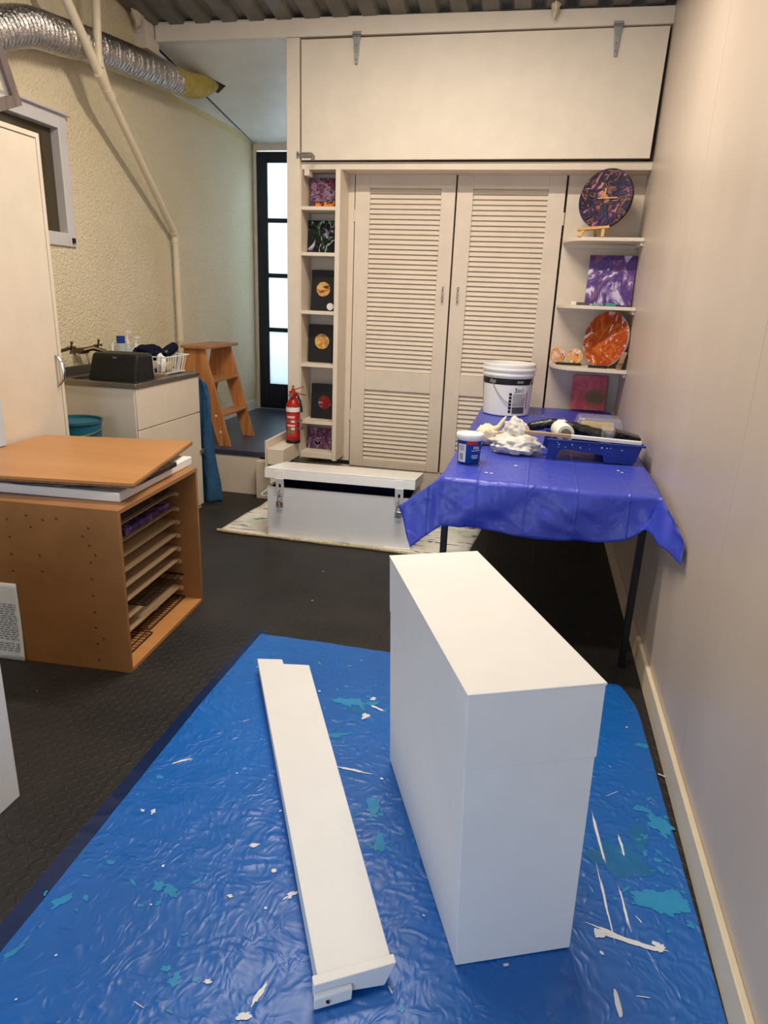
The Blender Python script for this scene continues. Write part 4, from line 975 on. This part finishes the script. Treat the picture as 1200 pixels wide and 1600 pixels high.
# ================================================================ DRYING RACK BOX
RK = thing('drying_rack_box', 'brown varnished wooden box rack with many thin shelves and an open side', 'rack', (-1.483, 2.164, 0), math.radians(3.5))
W, Dp, Hh, tk = .66, .715, .695, .018     # width to the left, depth back, height
build('side_board', MB().box(-W, 0, 0, tk, 0, Hh), M['mdf'], RK, True, bevel=.0015)
build('side_board', MB().box(-W, 0, Dp-tk, Dp, 0, Hh), M['mdf'], RK, True, bevel=.0015)
build('top_board', MB().box(-W, .0, tk, Dp-tk, Hh-tk, Hh), M['mdf'], RK, True, bevel=.001)
build('base_board', MB().box(-W, .0, tk, Dp-tk, 0, tk), M['mdf_top'], RK, True, bevel=.001)
build('back_board', MB().box(-W, -W+.006, tk, Dp-tk, tk, Hh-tk), M['mdf'], RK, True)
ZS = [.570, .495, .428, .358, .289, .223, .080]
ZSr = ZS+[.138]
for k, z in enumerate(ZS):
    build('shelf', MB().box(-W+.01, -.10, tk+.004, Dp-tk-.004, z, z+.004), M['hardboard'], RK, True)
for z in ZSr:
    for y in (tk, Dp-tk-.018):
        build('runner', MB().box(-W+.01, -.092, y, y+.018, z-.018, z-.0005), M['raw_wood'], RK, True, bevel=.002)
# screws in the near side
scr = [(41, 805), (48, 823), (62, 867), (66, 892), (88, 810), (67, 812), (129, 838), (138, 825), (140, 852), (149, 867), (142, 879), (144, 904), (146, 930), (148, 956), (150, 980), (153, 1005), (162, 997), (155, 1030), (11, 811), (15, 838), (18, 865), (21, 891)]
RM = wmat(RK); RMi = RM.inverted()
def on_rack(px, py, off=0):
    d = Rt*((px-600)/FPX) - Up*((py-800)/FPX) + Fw; a = RMi @ EYE; b = RMi.to_3x3() @ d
    return a+b*((-off-a.y)/b.y)
for px, py in scr:
    q = on_rack(px, py)
    if not -W < q.x < -.01: continue
    build('screw', MB().lathe([(.0055, 0), (.0045, .002), (.0015, .0022)], 12, Matrix.Translation((q.x, 0, q.z)) @ Matrix.Rotation(PI/2, 4, 'X')), M['brass_tap'], RK, True)
def wire_rack(name, x0, x1, y0, y1, z, label):
    t = thing('wire_rack', label, 'wire rack', RM @ Vector(((x0+x1)/2, (y0+y1)/2, z)), math.radians(3.5), group='black wire cooling racks in the box')
    a, b = (x1-x0)/2, (y1-y0)/2
    build('rim', MB().tube([(-a, -b, .006), (a, -b, .006), (a, b, .006), (-a, b, .006)], .003, 8, True), M['black_metal'], t, True)
    mb = MB(); n1, n2 = int(2*b/.022), int(2*a/.03)
    for k in range(1, n1): y = -b+2*b*k/n1; mb.bar((-a, y, .006), (a, y, .006), .0017, 6)
    for k in range(1, n2): x = -a+2*a*k/n2; mb.bar((x, -b, .0035), (x, b, .0035), .0017, 6)
    build('wire_grid', mb, M['black_metal'], t, True)
    mb = MB()
    for x in (-a+.02, a-.02):
        for y in (-b+.02, b-.02): mb.bar((x, y, .004), (x, y, -.0005 if False else 0), .003)
    build('foot', mb, M['black_metal'], t, True)
wire_rack('w', -.42, -.09, .32, Dp-.022, .1385, 'black wire rack on the runners one level above the lowest shelf')
wire_rack('w', -.45, -.085, .32, .69, tk+.001, 'larger black wire rack lying at the back of the box floor')
wire_rack('w', -.34, -.06, .04, .300, tk+.001, 'small black wire rack at the front corner of the box floor')
wire_rack('w', -.50, -.12, .03, .22, .4995, 'black wire rack half hidden beside the purple canvas in the box')
hp0 = MB().prism([(-.45, .03), (-.105, .03), (-.105, .33), (-.16, .34), (-.19, .30), (-.45, .31)], 2, .1385, .1415)
o = build('torn_hardboard', hp0, M['hardboard']); o.matrix_world = RM; tag(o, 'torn pale hardboard sheet on the runners beside the wire rack', 'board')
o = build('canvas_painting', MB().box(-.50, -.115, .235, .66, .4995, .530), FL('lilac_pour', [(110, 70, 130), (50, 36, 70), (90, 60, 120), (160, 120, 180), (70, 50, 90)], 7, 31), bevel=.003)
o.matrix_world = RM; tag(o, 'purple canvas lying flat on the second shelf of the brown rack', 'painting')
o = build('canvas_painting', MB().box(-.50, -.12, .20, .65, .5745, .598), M['dark_canvas'], bevel=.003)
o.matrix_world = RM; tag(o, 'dark brown canvas lying on the top shelf of the brown rack', 'painting')
o = build('wood_block', MB().box(-.30, -.105, .03, .10, .5745, .605), M['raw_wood'], bevel=.003)
o.matrix_world = RM; tag(o, 'small pale wood block at the front of the top rack shelf', 'wood block')
o = build('painted_pebble', MB().sphere((-.15, .50, tk+.022), .018, 10, (1, 1.6, .5)), paint('lilac_pebble', (150, 120, 160), .4)); o.matrix_world = RM
tag(o, 'small lilac painted pebble on the wire rack in the rack base', 'pebble')
# paper sheet on the near side
pa, pb = on_rack(28, 912), on_rack(42, 1033)
pw, ph = .21, pa.z-.002
PS = thing('paper_sheet', 'white sheet of paper printed with a table, stuck on the brown rack', 'paper', RM @ Vector((pb.x-pw/2, -.004, .002)), math.radians(3.5))
def pf(u, v): return (-pw/2+pw*u-.020*(1-v)*0+(.0), .002*math.sin(v*3)-.012*(1-v)**3*.5, ph*v)
build('sheet', MB().grid(8, 16, pf), M['white'], PS, True, solid=.0004)
mb = MB()
for r_ in range(21):
    z = ph*(.12+.60*r_/20)
    if r_ in (4,): continue
    x = -.09
    while x < .085:
        l = rnd.uniform(.010, .024); v_ = z/ph
        mb.box(x, min(x+l, .09), -.0026+.002*math.sin(v_*3)-.006*(1-v_)**3, -.0022+.002*math.sin(v_*3)-.006*(1-v_)**3, z-.0028, z+.0028); x += l+rnd.uniform(.004, .01)
o = build('printed_rows', mb, paint('faint_print', (150, 150, 156), .6), PS, True); o['kind'] = 'stuff'
# things stacked on the rack
o = build('blank_canvas', MB().box(-.70, -.045, .095, .76, Hh+.001, Hh+.040), M['white'], bevel=.004); o.matrix_world = RM
tag(o, 'large blank white canvas lying on top of the brown rack', 'canvas')
o = build('canvas_painting', MB().box(-.42, -.02, .19, .55, .737, .757), M['dark_canvas'], bevel=.003); o.matrix_world = RM
tag(o, 'dark edged canvas sandwiched between the white canvas and the brown board', 'painting')
mb = blob((-.40, .13, .748), .22, .055, .012, 3.3, .18, 40, 3, .7365)
for i, p in enumerate(mb.v): mb.v[i].z = min(p.z, .757)
o = build('plastic_wrap', mb, M['grey_bag'], smooth=70); o.matrix_world = RM
tag(o, 'grey plastic folder squeezed under the brown board on the rack', 'folder')
bd = [Vector(q) for q in ((-1.472, 2.262, .764), (-1.640, 3.056, .766), (-2.372, 2.915, .764), (-2.368, 2.138, .764))]
t = thing('loose_board', 'loose orange-brown varnished board lying on top of the canvases', 'board', sum(bd, Vector())/4)
build('board_face', MB().hexa([q+zz*.002 for q in bd], [q+zz*.014 for q in bd]), M['mdf_top'], t, bevel=.001)
build('board_underside', MB().hexa([q-zz*.006 for q in bd], [q+zz*.002 for q in bd]), M['ply_edge'], t)

# ================================================================ LEFT SIDE: TALL CABINET, WHITE BOX, PALE BOARD
CX, CYE, CZ = -2.39, 3.125, 2.172
t = thing('tall_cabinet', 'tall cream cabinet with a curved silver handle against the left wall', 'cabinet', (-2.5, 2.5, 0))
build('carcass', MB().box(XL+.02, CX, CYE-.022, CYE, 0, CZ).box(XL+.02, CX, 2.0, CYE-.022, CZ-.022, CZ).box(XL+.02, XL+.035, 1.9, CYE-.022, 0, CZ-.022).box(XL+.035, CX-.002, 1.9, 1.922, 0, CZ-.022), M['cream'], t, bevel=.002)
dd = build('cabinet_door', MB().box(CX-.02, CX-.001, 1.925, CYE-.026, .04, CZ-.027), M['cream'], t, bevel=.002)
ha = at(86, 556, 0, CX); hb = at(91, 602, 0, CX)
hm = (ha+hb)/2
mb = MB().tube([(CX-.001, ha.y, ha.z), (CX+.012, ha.y+.003, ha.z-.01), (CX+.030, hm.y+.006, hm.z+.04), (CX+.036, hm.y+.007, hm.z), (CX+.030, hm.y+.006, hm.z-.04), (CX+.012, hb.y+.003, hb.z+.01), (CX-.001, hb.y, hb.z)], [.006, .008, .009, .009, .009, .008, .006], 10)
build('handle', mb, M['chrome'], dd)
t = thing('white_carton', 'plain white box at the lower left edge of the photo in front of the rack', 'box', (-1.7, 1.2, 0), kind='thing')
build('body', MB().box(-2.0, -1.41, .75, 1.446, .0, .66), M['white_gloss'], t, bevel=.003)
build('lid', MB().box(-2.003, -1.407, .747, 1.449, .66, .70), M['white_gloss'], t, bevel=.003)
e = at(9, 697, 0, -2.36)
o = build('pale_board', MB().box(-2.372, -2.352, e.y-.35, e.y, .7805, 1.12), M['pale_blue'], bevel=.003)
o.location.z = 0; tag(o, 'pale blue board standing on the brown board against the tall cabinet', 'board')

# ================================================================ LAUNDRY TUB
LX, LY0, LY1, LZ = -2.25, 3.553, 4.32, .968
t = thing('laundry_tub', 'cream laundry tub cabinet with a worn steel top against the left wall', 'laundry tub', ((LX+XL)/2, (LY0+LY1)/2, 0))
build('cabinet_body', MB().box(XL+.005, LX-.012, LY0, LY1-.01, .0, LZ-.03), M['cream'], t, bevel=.003)
build('drawer_front', MB().box(LX-.012, LX, LY0+.002, LY1, .695, LZ-.03), M['cream'], t, bevel=.002)
dl = build('cupboard_door', MB().box(LX-.012, LX, LY0+.002, LY1, .03, .688), M['cream'], t, bevel=.002)
lt = at(312, 706, 0, LX)
build('latch', MB().box(LX, LX+.012, LY1-.03, LY1+.012, lt.z-.012, lt.z+.012).bar((LX+.012, LY1+.0, lt.z-.02), (LX+.012, LY1+.0, lt.z+.02), .005), M['zinc'], dl, bevel=.001)
mb = MB()
bx0, bx1, byy0, byy1 = XL+.10, LX-.05, LY0+.05, LY1-.06; zt2 = LZ
mb.box(XL+.003, LX+.008, LY0-.008, byy0, LZ-.03, LZ).box(XL+.003, LX+.008, byy1, LY1+.006, LZ-.03, LZ).box(XL+.003, bx0, byy0, byy1, LZ-.03, LZ).box(bx1, LX+.008, byy0, byy1, LZ-.03, LZ)
mb.box(XL+.003, XL+.015, LY0-.008, LY1, LZ, LZ+.05)
build('steel_top', mb, M['steel'], t, bevel=.004)
build('basin', MB().box(bx0+.0, bx1, byy0, byy1, LZ-.0295, LZ-.02), M['steel'], t)
# taps
ty = at(135, 545, 0, XL+.05)
t = thing('tap_set', 'tarnished wall tap set with cross handles behind the black tub', 'tap', (XL, 3.72, 1.12))
yb = at(128, 548, 0, XL+.06)
y0_, z0_ = yb.y, yb.z
mb = MB().bar((XL+.005, y0_+.0, z0_), (XL+.07, y0_, z0_), .016).tube([(XL+.06, y0_, z0_), (XL+.10, y0_+.05, z0_+.015), (XL+.15, y0_+.10, z0_-.005), (XL+.17, y0_+.12, z0_-.05), (XL+.17, y0_+.125, z0_-.11)], .016, 10).bar((XL+.06, y0_-.03, z0_), (XL+.06, y0_+.05, z0_), .02)
build('spout', mb, M['brass_tap'], t)
for yy in (at(112, 548, 0, XL+.10).y, at(158, 542, 0, XL+.12).y):
    mb = MB(); c = Vector((XL+.10, yy, z0_+.03))
    mb.bar(c-Vector((.09, 0, .03)), c, .01)
    for a in (0, PI/2): 
        d = Vector((math.sin(a)*.2, math.cos(a), math.sin(a))).normalized()*.03; mb.bar(c-d, c+d, .006); mb.sphere(c-d, .009, 6).sphere(c+d, .009, 6)
    build('tap_handle', mb, M['brass_tap'], t)
# black plastic crate upside down in the basin
TBz = LZ-.0195
k0 = at(143, 590, 0, -2.55)
def hexpts(pts): return [Vector(p) for p in pts]
f0 = at(136, 588, 0, -2.50); 
t = thing('black_bin', 'black speckled plastic bin upturned in the steel laundry sink', 'bin', (-2.48, 3.80, TBz))
xa, xb = -2.70, -2.38; ya, yb2 = 3.66, 4.02
nl = at(135, 588, 1, 3.63); nr = at(213, 592, 1, 3.63); tl = at(143, 546, 1, 3.66); tr = at(215, 549, 1, 3.66)
zt3 = TBz+.175
mb = MB().hexa([(nl.x, 3.63, TBz), (nr.x, 3.63, TBz), (nr.x-.01, 3.86, TBz), (nl.x-.0, 3.86, TBz)], [(tl.x, 3.66, zt3), (tr.x, 3.66, zt3), (tr.x-.01, 3.84, zt3), (tl.x, 3.84, zt3)])
build('bin_body', mb, paint('speckled_black_plastic', (20, 19, 18), .5, .8, .3, 70), t, bevel=.018, seg=3)
build('bin_rim', MB().hexa([(nl.x-.012, 3.618, TBz), (nr.x+.012, 3.618, TBz), (nr.x+.0, 3.87, TBz), (nl.x-.012, 3.87, TBz)], [(nl.x-.012, 3.618, TBz+.012), (nr.x+.012, 3.618, TBz+.012), (nr.x+.0, 3.87, TBz+.012), (nl.x-.012, 3.87, TBz+.012)]), M['black'], t, bevel=.004)
build('maker_mark', MB().box((tl.x+tr.x)/2-.012, (tl.x+tr.x)/2+.012, 3.655, 3.658, zt3-.028, zt3-.02), M['grey_print'], t)
# bottles along the wall behind
yB = 4.12
def bottle(px, py_top, py_bot, r, label, mat, parts, y=yB):
    p = at(px, py_bot, 0, XL+.09); z = LZ+.001; y = p.y
    top = at(px, py_top, 0, XL+.09).z; h = top-z
    t = thing('bottle', label, 'bottle', (XL+.09, y, z), group='bottles on the laundry tub ledge'); parts(t, r, h, mat); return t
def p_jar(t, r, h, m):
    build('bottle_body', MB().lathe([(r*.9, 0), (r, .008), (r, h*.76), (r*.85, h*.8)], 20), m, t, True)
    build('cap', MB().lathe([(r*.92, h*.79), (r*.92, h), (r*.85, h+.002)], 20), M['blue_label'], t, True)
def p_pump(t, r, h, m):
    hb = h*.62
    build('bottle_body', MB().lathe([(r*.9, 0), (r, .008), (r, hb*.85), (r*.6, hb), (r*.35, hb*1.05)], 20), m, t, True)
    pm = build('pump', MB().lathe([(r*.45, hb*1.03), (r*.45, hb*1.2), (r*.16, hb*1.22), (r*.16, h*.93)], 14).beam((-.0, -.015, h*.95), (0, .045, h*.95), r*.5, h*.06), M['white'], t, True)
    if m is M['clear_bottle']: build('green_label', label_mb(-r*.8, r*.8, hb*.2, hb*.65, on_cyl((0, 0, 0), r, -.5, 0), 8, 1, .0008), M['green_label'], t, True)
bottle(190, 525, 548, .030, 'clear bottle with a blue cap behind the black bin', M['clear_bottle'], p_jar)
bottle(200, 516, 548, .032, 'clear pump bottle with a green label behind the black bin', M['clear_bottle'], p_pump)
bottle(213, 525, 548, .036, 'squat white pump bottle rightmost behind the black bin', M['white_gloss'], p_pump)
o = bottle(176, 536, 548, .016, 'slim white bottle leftmost behind the black bin', M['white_gloss'], lambda t, r, h, m: (build('bottle_body', MB().lathe([(r, 0), (r, h*.7), (r*.5, h*.75)], 16), m, t, True), build('cap', MB().lathe([(r*.6, h*.74), (r*.6, h)], 12), M['white'], t, True)))
# wire basket with odds and ends
g0 = at(231, 580, 2, LZ); g1 = at(292, 572, 2, LZ)
XB0, XB1, YB0, YB1 = -2.57, -2.33, 4.03, 4.29; ZB = LZ+.003; HBs = .11
t = thing('wire_basket', 'white wire basket full of cloths and scrapers on the laundry tub', 'basket', ((XB0+XB1)/2, (YB0+YB1)/2, ZB))
def ring(e, z): return [(XB0-e, YB0-e, z), (XB1+e, YB0-e, z), (XB1+e, YB1+e, z), (XB0-e, YB1+e, z)]
build('rim', MB().tube(ring(.02, ZB+HBs), .004, 8, True), M['white_gloss'], t)
mb = MB().tube(ring(0, ZB+.003), .003, 6, True)
for k in range(1, 9):
    u = k/9
    for (a0, a1), (c0_, c1_) in ((((XB0, YB0), (XB1, YB0)), ((XB0-.02, YB0-.02), (XB1+.02, YB0-.02))), (((XB1, YB0), (XB1, YB1)), ((XB1+.02, YB0-.02), (XB1+.02, YB1+.02))), (((XB0, YB1), (XB1, YB1)), ((XB0-.02, YB1+.02), (XB1+.02, YB1+.02))), (((XB0, YB0), (XB0, YB1)), ((XB0-.02, YB0-.02), (XB0-.02, YB1+.02)))):
        mb.bar((a0[0]+(a1[0]-a0[0])*u, a0[1]+(a1[1]-a0[1])*u, ZB+.003), (c0_[0]+(c1_[0]-c0_[0])*u, c0_[1]+(c1_[1]-c0_[1])*u, ZB+HBs), .0022, 6)
    mb.bar((XB0+(XB1-XB0)*u, YB0, ZB+.003), (XB0+(XB1-XB0)*u, YB1, ZB+.003), .002, 6)
build('wire_sides', mb, M['white_gloss'], t)
o = build('cloth', blob((-2.50, 4.13, ZB+.125), .085, .10, .045, 6.6, .3, 36, 3, ZB+.01), M['navy_cloth'], smooth=70); tag(o, 'dark navy cloth bundled on top of the wire basket', 'cloth')
p0_ = Vector((-2.42, 4.20, ZB+.118)); p1_ = Vector((-2.42, 4.32, ZB+.155))
t = thing('scrub_brush', 'black cylindrical brush lying across the wire basket', 'brush', p0_)
build('bristles', MB().tube([p0_, p0_+(p1_-p0_)*.5, p1_], [.034, .036, .032], 16), M['navy_cloth'], t)
build('collar', MB().tube([p0_-(p1_-p0_)*.15, p0_], [.02, .03], 14), M['black'], t)
o = build('rag', blob((-2.37, 4.06, ZB+.065), .028, .03, .055, 1.7, .35, 30, 3, ZB+.01), M['white'], smooth=70); tag(o, 'crumpled white rag inside the wire basket', 'rag')
o = build('sponge', blob((-2.37, 4.135, ZB+.04), .026, .03, .03, 2.9, .3, 26, 3, ZB+.006), M['yellow_foam'], smooth=70); tag(o, 'small yellow brown sponge inside the wire basket', 'sponge')
o = build('scraper', MB().beam((-2.36, 4.18, ZB+.03), (-2.46, 4.26, ZB+.06), .02, .01), M['black'], bevel=.002); tag(o, 'black plastic scraper handle inside the wire basket', 'scraper')
o = build('blue_scourer', MB().box(-2.50, -2.40, 4.045, 4.10, ZB+.007, ZB+.03), M['blue_label'], bevel=.004); tag(o, 'flat blue scourer at the bottom of the wire basket', 'scourer')
o = build('wooden_slat', MB().box(-2.60, -2.30, 4.00-.06, 4.00-.03, LZ+.001, LZ+.014) if False else MB().box(-2.42, -2.31, 4.0, 4.024, LZ+.001, LZ+.012), M['raw_wood'], bevel=.001); tag(o, 'pale wooden slat lying in front of the wire basket', 'slat')
# hanging towel on the far side of the tub
def towel_pt(u, v):
    z = .915-(.915-.03)*v
    w0 = .03+.10*min(1, v*1.6)
    x = -2.30+(.085+.075*v)*u + .008*math.sin(v*9); y = 4.365+.03*math.sin(u*6+v*2)*v+.012*noise.noise(Vector((u*4, v*5, 2)))
    return (x+.0, y, z+.06*(u-.5)*(-1 if v < .1 else 0))
o = build('hanging_towel', MB().grid(18, 40, towel_pt), M['towel'], smooth=80, solid=.006); tag(o, 'frayed blue towel hanging beside the laundry tub', 'towel')
# teal bucket on the floor
tb = at(126, 656, 1, 3.32)
t = thing('teal_bucket', 'teal plastic bucket between the tall cabinet and the laundry tub', 'bucket', (-2.44, 3.25, 0))
tz = at(124, 656, 1, 3.34)
t.location = (tz.x-.03, 3.34, 0); HT = tz.z
build('bucket_body', MB().lathe([(.11, 0), (.14, HT), (.148, HT+.003), (.148, HT-.012), (.138, HT-.012)], 36).lathe([(.106, .006), (.136, HT)], 36, None, False), M['teal'], t, True, smooth=50)
build('wire_handle', MB().tube([(.148*math.cos(a), .148*math.sin(a), HT-.015-.075*math.sin(a+.3) if False else HT-.02-.05*math.cos(a+.9)) for a in [(-1.9+2.2*k/14) for k in range(15)]], .003, 8), M['zinc'], t, True)

# ================================================================ STEP LADDER
zf = .34
n0, n1 = at(345, 698, 2, zf), at(364, 697, 2, zf); m0, m1 = at(386, 680, 2, zf), at(402, 680, 2, zf)
t = thing('step_ladder', 'varnished pine step stool ladder on the raised dark floor', 'step ladder', ((n0+m1)/2).to_tuple())
A0, A1 = Vector((-2.36, 4.83, zf)), Vector((-2.275, 4.83, zf)); 
topz = 1.10
def side(y, name='side_rail'):
    # front upright leans back towards the top
    ft = at(308, 551, 1, 4.83)
    mb = MB().prism([(-2.365, zf), (-2.268, zf), (-2.46, topz-.022), (-2.625, topz-.022), (-2.76, zf), (-2.70, zf), (-2.575, .80), (-2.535, .85), (-2.505, .80)], 1, y-.011, y+.011)
    return build(name, mb, M['ladder'], t, bevel=.002)
tp0 = at(296, 548, 2, topz); tp1 = at(373, 543, 2, topz); tp2 = at(330, 553, 2, topz)
for y in (4.84, 5.30):
    side(y)
build('top_step', MB().box(-2.64, -2.41, 4.80, 5.34, topz-.022, topz), M['tread'], t, bevel=.003)
for z in (.585, .845):
    u = (z-zf)/(topz-zf); xf = -2.268+(-2.46+2.268)*u
    build('tread', MB().box(xf-.135, xf-.0, 4.852, 5.288, z-.02, z), M['tread'], t, bevel=.003)
build('brace', MB().box(-2.70, -2.685, 4.86, 5.28, .60, .66), M['ladder'], t)
mb = MB()
for z in (.575, .45): 
    u = (z-zf)/(topz-zf); mb.lathe([(.009, 0), (.007, .003), (.0001, .0035)], 12, Matrix.Translation((-2.32-.195*u, 4.829, z)) @ Matrix.Rotation(PI/2, 4, 'X'))
build('screw_caps', mb, M['white'], t)

# ================================================================ PIPES AND DUCT
XP = -2.62
jn = at(160, 125, 0, XP); bend = at(262, 366, 0, -2.775); low = at(277, 536, 0, -2.775)
lft = at(104, 0, 0, XP); upv = at(150, 0, 0, XP-.03)
bend.y = 5.06; low.y = 5.06
t = thing('waste_pipe', 'cream branched plastic pipe running down the left wall', 'pipe', (bend.x, bend.y, bend.z))
lft2 = jn+(lft-jn)*1.35; up2 = at(153, 90, 0, XP-.01); up3 = up2+(upv-up2)*1.5
build('diagonal_pipe', MB().tube([jn, bend], .024, 18), M['pvc'], t)
build('drop_pipe', MB().tube([bend, Vector((low.x, low.y, .98))], .024, 18), M['pvc'], t)
build('branch_pipe', MB().tube([jn, lft2], .026, 18), M['pvc'], t)
build('branch_pipe', MB().tube([jn+(bend-jn)*.06, up2, up3], .024, 18), M['pvc'], t)
dj = (bend-jn).normalized()
build('junction_fitting', MB().tube([jn-dj*.045, jn+dj*.02], .0305, 18).tube([jn+dj*.05, jn+dj*.12], .0305, 18).tube([up2-Vector((0, 0, .05)), up2+Vector((0, 0, .01))], .029, 18).tube([jn+dj*.02, jn+dj*.05], .027, 18), M['pvc'], t)
build('elbow_fitting', MB().tube([bend-dj*.05, bend, bend-Vector((0, 0, .05))], .0295, 18), M['pvc'], t)
build('wall_socket', MB().tube([(low.x, low.y, 1.10), (low.x, low.y, 1.13)], .03, 18), M['pvc'], t)
# foil duct
ctrl = [at(-50, 60, 0, -2.70), at(0, 44, 0, -2.71), at(45, 42, 0, -2.715), at(90, 56, 0, -2.72), at(150, 75, 0, -2.725), at(205, 96, 0, -2.72), at(255, 117, 0, -2.71), at(290, 131, 0, -2.68)]
end = at(338, 140, 1, 5.47)
def catmull(P, n):
    out = []
    Q = [P[0]*2-P[1]]+P+[P[-1]*2-P[-2]]
    for i in range(1, len(Q)-2):
        for k in range(n):
            s = k/n; a, b, c, d = Q[i-1], Q[i], Q[i+1], Q[i+2]
            out.append(.5*((2*b)+(c-a)*s+(2*a-5*b+4*c-d)*s*s+(3*b-a-3*c+d)*s**3))
    out.append(P[-1]); return out
path = catmull(ctrl, 40)
rad = []; acc = 0
for i, p in enumerate(path):
    if i: acc += (p-path[i-1]).length
    rad.append(.090+.005*(abs(math.sin(acc*PI/.034))*2-1))
t = thing('foil_duct', 'silver foil ventilation duct running along the top of the left wall', 'duct', tuple(path[0]))
def soff(y): return 3.09-.26*(y-4.9)/1.82
e_ = Vector((-2.64, 5.50, soff(5.50)+.01))
last = path[-1]; tail = catmull([path[-60], last, last+(e_-last)*.55+Vector((0, 0, -.015)), e_], 14)[14:]
fb = MB().tube(path+tail[1:18], rad+[.090+.005*math.sin(k*1.3) for k in range(17)], 28, False, False)
pc = path[-36]; dn = (path[-1]-path[-20]).normalized(); cut = (dn+Vector((-.25, 0, .9))).normalized()
fb.f = [f for f in fb.f if (fb.v[f[0]]-pc).dot(cut) < .03]
build('foil_hose', fb, M['foil'], t, smooth=60)
ip = path[-60:]+tail[1:]; nt = len(ip)
build('insulation_end', MB().tube(ip, [.083 if k < nt-18 else .083-.03*(k-nt+18)/18 for k in range(nt)], 24), M['yellow_foam'], t, smooth=60)
# dark patch on the soffit, painted as shade in the hole the duct enters
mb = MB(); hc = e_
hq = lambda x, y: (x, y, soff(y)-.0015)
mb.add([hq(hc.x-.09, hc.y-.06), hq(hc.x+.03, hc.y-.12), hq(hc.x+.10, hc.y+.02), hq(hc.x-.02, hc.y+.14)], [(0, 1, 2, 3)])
struct('duct_hole_shade', mb, M['gap_shade'], solid=.001)
# foam blobs at the roof edge
o = build('foam_filler', blob(at(214, 8, 1, 4.72), .03, .06, .10, 5.1, .45, 30, 3, 0), M['foam'], smooth=70); tag(o, 'lumpy cream expanding foam in the left roof corner', 'foam filler')
o = build('foam_filler', blob(at(869, 6, 1, 4.82), .022, .03, .055, 8.1, .45, 26, 3, 0), M['foam'], smooth=70); tag(o, 'small drip of cream foam at the roof edge above the right hinge', 'foam filler')
